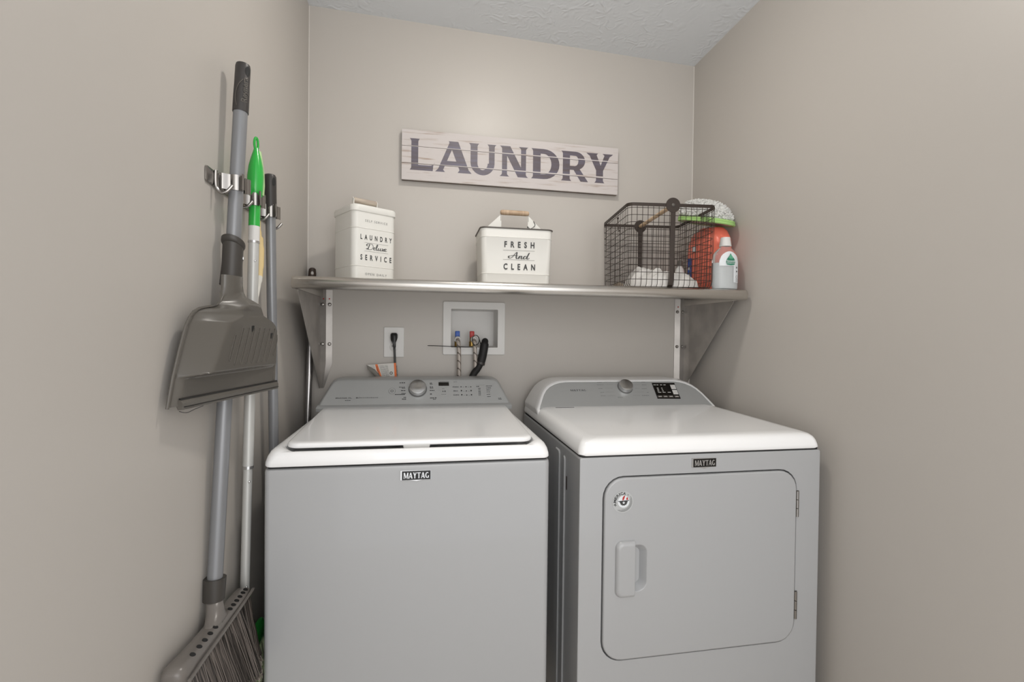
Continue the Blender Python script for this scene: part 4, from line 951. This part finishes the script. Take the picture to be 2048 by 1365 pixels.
# hang hole, facing the room
hd = (vd * .75 + sd * .65).normalized(); hs_ = Vector((-hd.y, hd.x, 0))
def hole_on(pc, hd, ax, R, ra, rh, parent):
    hs = ax.cross(hd).normalized(); P = []
    for k in range(20):
        a = 2 * PI * k / 20; an = ra * math.cos(a) / R; P.append((an, rh * math.sin(a)))
    f = lambda an, h, r: pc + (hd * math.cos(an) + hs * math.sin(an)) * r + ax * h
    mb = MB(); mb.loft([[f(an * q, h * q, R + .0004) for an, h in P] for q in (1, .75, .5, .2)], False, True)
    return mb.build('hang_hole', M['dark_gap'], parent)
hole_on(pc, hd, ax_, .0158, .0062, .0115, gr)
# raised name on the grip
def on_grip(u, v, e=.0175): # u along the pole, v around
    a = v / .0166; return P1(1.688) + ax_ * u + (vd * math.cos(a) + sd * math.sin(a)) * e
try:
    polys, wd_ = font_polys('Reynera', .018, .01, 1.0, 1.0); k = .058 / wd_
    mb = MB()
    for p in polys: mb.poly([on_grip(.010 + a * k, -(b_ - .006) + .006) for a, b_ in p])
    mb.build('grip_lettering', M['pan'], gr, smooth=False)
    mb = MB()
    for q in ribbon(catmull([(.0, -.012), (.02, -.016), (.045, -.012), (.062, -.002)], 5), .0016): mb.poly([on_grip(a, b_ + .004) for a, b_ in q])
    mb.build('grip_swoosh', M['pan'], gr, smooth=False)
except Exception as e: print('grip text', e)
# socket collar and head
sk = MB()
cB, cT = P1(.615), P1(.660)
sk.tube([cB, cB.lerp(cT, .5), cT], [.0205, .0212, .0218], 4 * 4).build('collar', M['pan_dark'], t)
# head: bar along the wall, slightly arched
HA, HB_ = Vector((.037, -.774, .568)), Vector((.029, -1.098, .580)); hm = P1(.60)
hv = (HB_ - HA).normalized(); hn = Vector((hv.y, -hv.x, 0)) * -1
if hn.x < 0: hn = -hn
def sec(k, w_, hgt, z_off=0, out=0):
    c = HA.lerp(HB_, k) + Vector((0, 0, z_off)) + hn * out
    L = []
    for a in [2 * PI * q / 16 for q in range(16)]:
        ca, sa = math.cos(a), math.sin(a); r = (abs(ca) ** 3 + abs(sa) ** 3) ** (-1 / 3)
        L.append(c + hn * (w_ * r * ca) + Z * (hgt * r * sa))
    return L
ks = [(0, .010, .007), (.03, .016, .011), (.12, .0175, .012), (.3, .018, .012), (.5, .019, .013), (.7, .0195, .014), (.86, .021, .017), (.95, .022, .019), (.99, .017, .015), (1.0, .010, .009)]
head = MB().loft([sec(k, a, b_) for k, a, b_ in ks]).build('head', M['broom_head'], t, angle=60)
mid = HA.lerp(HB_, .46)
def nk(c, a1, b1): return [c + hv * (a1 * math.cos(a)) + hn * (b1 * math.sin(a)) for a in [2 * PI * q / 24 for q in range(24)]]
nb = mid + Vector((0, 0, .011)); nt_ = P1(.620)
MB().loft([nk(nt_, .0165, .0165), nk(nt_.lerp(nb, .35), .0165, .0165), nk(nt_.lerp(nb, .65), .021, .0165), nk(nt_.lerp(nb, .88), .032, .0165), nk(nb, .046, .0155), nk(nb - Z * .004, .050, .014)]).build('neck', M['broom_head'], head, angle=60)
MB().loft([sec(k, .003, .003, z_, o) for k, z_, o in ((.0, .002, .020), (.2, .0, .0215), (.5, -.002, .0235), (.8, -.004, .0245), (.97, -.006, .026))]).build('head_ridge', M['broom_head'], head)
for k in (.06, .11, .165, .22, .275, .33, .48, .55, .62, .69, .76, .84):
    c = HA.lerp(HB_, k) + Z * .010
    (k0, a0_, b0_), (k1, a1_, b1_) = [(p_, q_) for p_, q_ in zip(ks, ks[1:]) if p_[0] <= k <= q_[0]][0]
    f_ = (k - k0) / (k1 - k0); w_, g_ = a0_ + (a1_ - a0_) * f_, b0_ + (b1_ - b0_) * f_; c = HA.lerp(HB_, k); an = math.radians(58); ca, sa = math.cos(an), math.sin(an); rr_ = (ca ** 3 + sa ** 3) ** (-1 / 3)
    d_ = (hn * (ca / w_) ** 1 + Z * (sa / g_)).normalized(); u_ = hv; v_ = d_.cross(u_).normalized(); cc = c + hn * (w_ * rr_ * ca) + Z * (g_ * rr_ * sa) - d_ * .0012
    L = [cc + d_ * .0015 + u_ * (.0052 * math.cos(a)) + v_ * (.0052 * math.sin(a)) for a in [2 * PI * q / 14 for q in range(14)]]
    MB().loft([[p - d_ * .004 for p in L], L]).build('hole', M['black'], head)
mb = MB(); mt = MB()
for i in range(1500):
    k = random.uniform(.02, .97); o = random.uniform(-.014, .017)
    a = HA.lerp(HB_, k) + hn * o - Z * .012
    ln = .150 + .01 * random.random() - .02 * k
    sp = (.5 - k)
    b2 = a - Z * ln + hv * (-sp * .03 + random.uniform(-.008, .008)) * 1.0 + hn * (o * .9 + .030 + random.uniform(-.006, .006))
    b2.x = max(b2.x, .006)
    b2.x = min(b2.x, .074 if b2.y > -.83 else .095)
    m_ = a.lerp(b2, .55) + hn * random.uniform(-.004, .002) + Z * 0
    mb.tube([a, m_, b2], [.0012, .0011, .0008], 3, False)
    if i % 2 == 0:
        e = b2 + Vector((random.uniform(-.006, .006), random.uniform(-.006, .006), -random.uniform(.004, .012))); e.x = max(e.x, .004)
        mt.tube([b2 + Z * .003, e], [.0011, .0005], 3, False)
br_ = mb.build('bristles', M['bristle'], t, kind='stuff')
mt.build('bristle_tips', M['bristle_tip'], t, kind='stuff')

# ---- dustpan clipped on the broom pole
PH = Vector((.068, .357, 0)).normalized(); PN = Vector((.357, -.068, 0)).normalized(); P0 = Vector((.012, -1.072, 1.048))
def pp(h, z, o=0): return Vector((P0.x, P0.y, 0)) + PH * h + Vector((0, 0, z)) + PN * o
t = thing('dustpan', pp(.16, 1.045), 'taupe grey plastic dustpan clipped on the grey broom pole', 'dustpan')
# outline as left/right edge per height
def interp(T_, z):
    for (z0_, v0), (z1_, v1) in zip(T_, T_[1:]):
        if z0_ <= z <= z1_: return v0 + (v1 - v0) * (z - z0_) / (z1_ - z0_)
    return T_[0][1] if z < T_[0][0] else T_[-1][1]
Lz = [(1.045, -.005), (1.10, .009), (1.15, .026), (1.192, .042), (1.210, .054), (1.2205, .066), (1.227, .082), (1.230, .108), (1.235, .128), (1.244, .141), (1.258, .151), (1.274, .155), (1.292, .156), (1.33, .157), (1.362, .159)]
Rz_ = [(1.045, .358), (1.10, .361), (1.15, .365), (1.184, .366), (1.197, .358), (1.206, .344), (1.213, .322), (1.219, .302), (1.234, .293), (1.245, .285), (1.252, .262), (1.2575, .236), (1.268, .225), (1.283, .220), (1.33, .222), (1.362, .224)]
NZ, NH = 130, 170
def sm(x): x = max(0, min(1, x)); return x * x * (3 - 2 * x)
ribs_pan = [(.140, 1.173, .119, 1.128)] + [(.173 + .0265 * k, 1.188, .140 + .0258 * k, 1.118) for k in range(7)] + [(.3475, 1.171, .3295, 1.130)]
def sm(x): x = max(0, min(1, x)); return x * x * (3 - 2 * x)
def pan_h(h, z):
    L, R_ = interp(Lz, z), interp(Rz_, z)
    dl, dr = h - L, R_ - h
    # plateau of the hood: slanted wall on the left, short one on the right
    fl = interp([(1.045, .020), (1.10, .035), (1.106, .059), (1.15, .085), (1.202, .121), (1.216, .167), (1.25, .20), (1.29, .19)], z)
    xk = (h - L - .006) / max(.012, fl - L - .004); k = max(0, min(xk, 1)) if xk < .88 else .88 + .12 * (1 - max(0, 1 - (xk - .88) / .24) ** 2); kr = sm(dr / .020)
    base = .039 * k * (.10 + .90 * kr) * (1 - .62 * sm((h - L) / max(.05, R_ - L)))
    crease = sm((z - 1.096) / .010); lower = .011 * sm(dl / .022) * (.4 + .6 * kr)
    hgt = lower * (1 - crease) + (base + .004) * crease
    # the neck is a rounded half tube
    kn = sm((z - 1.236) / .03); c = (L + R_) / 2; rr_ = (R_ - L) / 2; q = max(0, 1 - ((h - c) / rr_) ** 2) ** .5
    hgt = hgt * (1 - kn) + (.000 + .016 * q) * kn
    hgt += .004 * sm(1 - min(dl, dr) / .006) * (1 - kn)
    return hgt
zs_ = [1.048 + (1.300 - 1.048) * i / NZ for i in range(NZ + 1)]
mb = MB(); fr, bk = [], []
for z in zs_:
    L, R_ = interp(Lz, z), interp(Rz_, z)
    fr.append([mb.v(pp(L + (R_ - L) * j / NH, z, pan_h(L + (R_ - L) * j / NH, z))) for j in range(NH + 1)])
for z in zs_:
    L, R_ = interp(Lz, z), interp(Rz_, z)
    bk.append([mb.v(pp(L + (R_ - L) * j / NH, z, pan_h(L + (R_ - L) * j / NH, z) - .0028)) for j in range(NH + 1)])
for i in range(NZ):
    for j in range(NH):
        mb.face([fr[i][j], fr[i][j + 1], fr[i + 1][j + 1], fr[i + 1][j]]); mb.face([bk[i][j], bk[i + 1][j], bk[i + 1][j + 1], bk[i][j + 1]])
    mb.face([fr[i][0], fr[i + 1][0], bk[i + 1][0], bk[i][0]]); mb.face([fr[i][NH], bk[i][NH], bk[i + 1][NH], fr[i + 1][NH]])
for j in range(NH):
    mb.face([fr[0][j], bk[0][j], bk[0][j + 1], fr[0][j + 1]]); mb.face([fr[NZ][j], fr[NZ][j + 1], bk[NZ][j + 1], bk[NZ][j]])
pan_o = mb.build('pan', M['pan'], t, angle=60)
for a, b_, c_, d in ribs_pan: # pressed oblong grooves, each a raised lip round a dark channel
    ring = []
    for q in range(20):
        an = 2 * PI * q / 20; cx_, cz_ = (a, b_) if math.sin(an) >= 0 else (c_, d); hh = cx_ + .0036 * math.cos(an); zz = cz_ + .0036 * math.sin(an); ring.append((hh, zz))
    full = []
    for q in range(20):
        p, n_ = ring[q], ring[(q + 1) % 20]; st_ = 14 if abs(p[1] - n_[1]) > .02 else 1
        full += [(p[0] + (n_[0] - p[0]) * k / st_, p[1] + (n_[1] - p[1]) * k / st_) for k in range(st_)]
    lp3 = [pp(h_, z_, pan_h(h_, z_) + .0004) for h_, z_ in full if True]
    rb_ = MB().tube(lp3 + [lp3[0]], .0011, 6, False).build('rib', M['pan'], t)
    cl_ = [(c_ + (a - c_) * k / 14, d + (b_ - d) * k / 14) for k in range(15)]
    MB().loft([[pp(h_ - .0024, z_, pan_h(h_ - .0024, z_) + .0003), pp(h_ + .0008, z_, pan_h(h_ + .0008, z_) + .0003)] for h_, z_ in cl_], False, False, closed=False).build('groove', M['pan_dark'], rb_)
# rolled outer rim
rimp = [pp(interp(Lz, z), z, .003) for z in [1.046 + k * .0062 for k in range(31)]]
MB().tube(rimp, .0028, 8).build('rim', M['pan'], t)
MB().tube([pp(interp(Rz_, z), z, .006) for z in [1.046 + k * .0062 for k in range(31)]], .0024, 8).build('rim', M['pan'], t)
# dark sleeve and clip that grip the pole
def pring(z, r, o=0.0):
    c = P1(z); return [c + PH * (r * math.cos(a)) + PN * (r * math.sin(a)) + Z * (-o * math.cos(a)) for a in [2 * PI * q / 28 for q in range(28)]]
MB().loft([pring(1.284, .0225, .004), pring(1.30, .0218, .004), pring(1.33, .0203), pring(1.370, .0205, .010)]).build('sleeve', M['pan_dark'], t, angle=60)
MB().loft([pring(1.3705, .0208, .010), pring(1.376, .0236, .011), pring(1.3785, .0238, .011), pring(1.382, .0236, .013), pring(1.382, .0165, .013)]).build('sleeve_flange', M['pan_dark'], t, angle=50)
dv = (PN * .9 + PH * .45).normalized(); cc = P1(1.346) + dv * .0203; dh = Vector((-dv.y, dv.x, 0)); L = [cc + dh * (.0035 * math.cos(a)) + Z * (.006 * math.sin(a)) for a in [2 * PI * k / 14 for k in range(14)]]
MB().loft([L, [p + dv * .001 for p in L]]).build('rivet', M['badge_metal'], t)
# rectangular slots and lip strip
for h_, z_ in ((.218, 1.189), (.317, 1.173)):
    o = pan_h(h_, z_) + .0006
    MB().loft([[pp(h_ + a, z_ + b_, o + e) for a, b_ in ((-.005, -.007), (.005, -.005), (.006, .007), (-.004, .006))] for e in (-.001, .0002)]).build('slot', M['black'], t, smooth=False)
lp = []
for h_ in [.013 + (.358 - .013) * k / 20 for k in range(21)]:
    lp.append([pp(h_, 1.0605, .010), pp(h_, 1.0605, .014), pp(h_, 1.0535, .0175), pp(h_, 1.0420, .0165), pp(h_, 1.0415, .009), pp(h_, 1.048, .006)])
lip = MB().loft(lp).build('lip_strip', M['pan'], t, angle=30)
MB().loft([[pp(h_, 1.0625, .0135), pp(h_, 1.0595, .0152), pp(h_, 1.0595, .011), pp(h_, 1.0625, .011)] for h_ in (.013, .358)]).build('lip_groove', M['black'], t)
MB().loft([[pp(h_, 1.0475, .0180), pp(h_, 1.0462, .0182), pp(h_, 1.0462, .015), pp(h_, 1.0475, .015)] for h_ in (.018, .358)]).build('lip_groove', M['black'], t)
MB().tube(catmull([pp(.012, 1.040, .012), pp(.02, 1.0365, .02), pp(.04, 1.040, .022), pp(.06, 1.043, .024)], 4), .0006, 5).build('loose_hair', M['black'], t)

# ---- green and white pole (flip broom)
def Q1(z): return Vector((.0345 - .009 * (1.66 - z), -.697 - .034 * (1.66 - z), z - 0))
t = thing('green_broom', Q1(.42), 'green and white plastic broom pole hanging second in the chrome rack', 'broom')
g = [(1.445, .0130), (1.512, .0130), (1.518, .0132), (1.5205, .0165), (1.54, .0182), (1.57, .0186), (1.594, .0165), (1.613, .0125), (1.630, .0080), (1.641, .0052)]
gr = MB().tube([Q1(z) for z, r in g], [r for z, r in g], 24).build('grip', M['green'], t, angle=60)
c0 = Q1(1.638); vdir = (CAM - c0); vdir.z = 0; vdir.normalize(); sdir = Vector((-vdir.y, vdir.x, 0))
lpz = [c0 + sdir * (.0075 * math.sin(a)) + Z * (.014 - .015 * math.cos(a)) for a in [2 * PI * k / 20 for k in range(21)]]
fr_ = (vdir * .6 + sdir * .8).normalized(); ff = Vector((-fr_.y, fr_.x, 0))
lpz = [c0 + ff * (.0068 * math.sin(a)) + Z * (.014 - .0155 * math.cos(a)) for a in [2 * PI * k / 20 for k in range(21)]]
MB().tube(lpz, .0030, 8, False).build('hanging_loop', M['green'], gr)
bkp = [(1.525, .0160), (1.55, .0170), (1.58, .0155), (1.61, .011), (1.636, .006)]
MB().tube([Q1(z) + Vector((.004, .008, 0)) for z, r in bkp], [r * .9 for z, r in bkp], 20).build('grip_back', M['pale_green'], gr)
MB().tube([Q1(1.446), Q1(1.406)], .0128, 20).build('joint_sleeve', M['white_plastic'], t)
MB().tube([Q1(1.408), Q1(1.403)], .0135, 20).build('joint_ring', M['badge_metal'], t)
MB().tube([Q1(1.404), Q1(.850)], .0122, 20).build('upper_pole', M['alu'], t)
MB().tube([Q1(.852), Q1(.845)], .0128, 20).build('joint_ring', M['badge_metal'], t)
MB().tube([Q1(.846), Q1(.53)], .0105, 20).build('lower_pole', M['alu'], t)
for z in (1.358, .815, .56): MB().sphere(Q1(z) + (sdir * .35 + vdir).normalized() * .011, .003, 8).build('snap_button', M['badge_metal'], t)
MB().tube([Q1(.54), Q1(.47), Q1(.41)], [.0135, .0145, .016], 18).build('socket', M['green'], t)
gh = Q1(.38)
def gsec(y, w_, z0_, z1_): return [(gh.x + w_ * a, y, z0_ + (z1_ - z0_) * b_) for a, b_ in ((-.85, 0), (.85, 0), (1, .35), (.75, .85), (.3, 1), (-.3, 1), (-.75, .85), (-1, .35))]
hd_ = MB().loft([gsec(gh.y + dy, w_,   .37 + dz, .41 + dz * .4) for dy, w_, dz in ((-.11, .010, -.012), (-.10, .016, -.010), (-.04, .019, 0), (0, .020, .002), (.05, .019, .0), (.125, .016, -.008), (.135, .010, -.010))]).build('head', M['green'], t)
mb = MB()
for i in range(500):
    k = random.uniform(-.10, .128); o = random.uniform(-.014, .014); a = Vector((gh.x + o, gh.y + k, .372)); b2 = a + Vector((o * .8, k * .12, -.09 - random.random() * .01)); b2.x = max(b2.x, .006)
    mb.tube([a, b2], [.0014, .0008], 3, False)
mb.build('bristles', M['lime_white'], t, kind='stuff')
# ---- narrow grey-handled pole
def G1(z): return Vector((.035 - .004 * (1.60 - z), -.589 + .074 * (1.60 - z), z))
t = thing('dust_mop', G1(.02), 'slim grey pole with dark grip, third in the chrome rack, nearest the corner', 'mop')
g = [(1.500, .0140), (1.507, .0160), (1.537, .0157), (1.562, .0155), (1.584, .0157), (1.604, .0156), (1.610, .013), (1.612, .008)]
gr = MB().tube([G1(z) for z, r in g], [r for z, r in g], 24).build('grip', M['grip'], t)
pc = G1(1.590); vd = (CAM - pc); vd.z = 0; vd.normalize(); sd = Vector((-vd.y, vd.x, 0)); hd = (vd * .8 + sd * .6).normalized(); hs_ = Vector((-hd.y, hd.x, 0))
hole_on(pc, hd, Z, .0158, .0055, .0110, gr)
MB().tube([G1(1.505), G1(.085)], .0128, 20).build('pole', M['pole'], t)
g0 = G1(.09)
MB().tube([G1(.12), G1(.05)], .016, 16).build('socket', M['grip'], t)
MB().box(g0.x - .018, g0.x + .030, g0.y - .13, g0.y + .15, .022, .05, .008).build('head', M['grip'], t)
MB().box(g0.x - .019, g0.x + .032, g0.y - .14, g0.y + .16, .002, .022, .006).build('mop_cloth', M['cloth2'], t)
# ---- yellow and white scrub brush hanging behind
t = thing('long_brush', (.012, -.640, 1.20), 'slim pale yellow handled brush with white neck, hanging behind the white pole', 'brush')
Y = lambda y, z, x=.0125: (x, y + .025, z)
MB().tube(catmull([Y(-.628, 1.485), Y(-.628, 1.450), Y(-.622, 1.43), Y(-.620, 1.40), Y(-.622, 1.36), Y(-.626, 1.33)], 4), [.004] * 4 + [.0055] * 3 + [.0085] * 4 + [.010] * 6 + [.0085] * 4, 14).build('handle', M['yellow'], t)
MB().tube(catmull([Y(-.626, 1.332), Y(-.634, 1.305), Y(-.648, 1.275), Y(-.650, 1.25), Y(-.636, 1.225), Y(-.622, 1.205), Y(-.615, 1.19)], 4), [.0085] * 3 + [.0065] * 5 + [.0055] * 17, 12).build('neck', M['off_white'], t)
MB().lathe([(.006, 0), (.016, -.004), (.018, -.014), (.006, -.016)], (.020, -.588, 1.190), (.2, .3, 1), 18).build('head', M['off_white'], t)
mb = MB()
for i in range(120):
    a = random.uniform(0, 2 * PI); r = .015 * math.sqrt(random.random()); p = Vector((.020 + r * math.cos(a), -.588 + r * math.sin(a), 1.176)); mb.tube([p, p + Vector((r * math.cos(a) * .4, r * math.sin(a) * .4, -.02))], .0008, 3, False)
mb.build('bristles', M['off_white'], t, kind='stuff')
# ---- metal rod leaning in the corner
ra, rb = Vector((.0225, -.020, 1.432)), Vector((.0185, -.155, .012))
t = thing('metal_rod', rb, 'thin satin metal pole with dark brown cap standing in the left corner behind the shelf', 'pole')
q = lambda k: rb.lerp(ra, k)
MB().tube([q(0.01), q(.965)], .0115, 18).build('shaft', M['rod'], t)
MB().tube([q(.945), q(.985), q(.997), q(1)], [.0145, .0145, .0125, .008], 18).build('cap', M['brown_cap'], t)
pc = q(.985); vd = (CAM - pc); vd.z = 0; vd.normalize(); sd = Vector((-vd.y, vd.x, 0))
ho = [pc + vd * .0148 + sd * (.005 * math.cos(a)) + Z * (.007 * math.sin(a)) for a in [2 * PI * k / 14 for k in range(14)]]
MB().loft([ho, [p - vd * .002 for p in ho]]).build('hang_hole', M['wall'], t)
MB().tube([q(0), q(.012)], .013, 14).build('foot', M['brown_cap'], t)
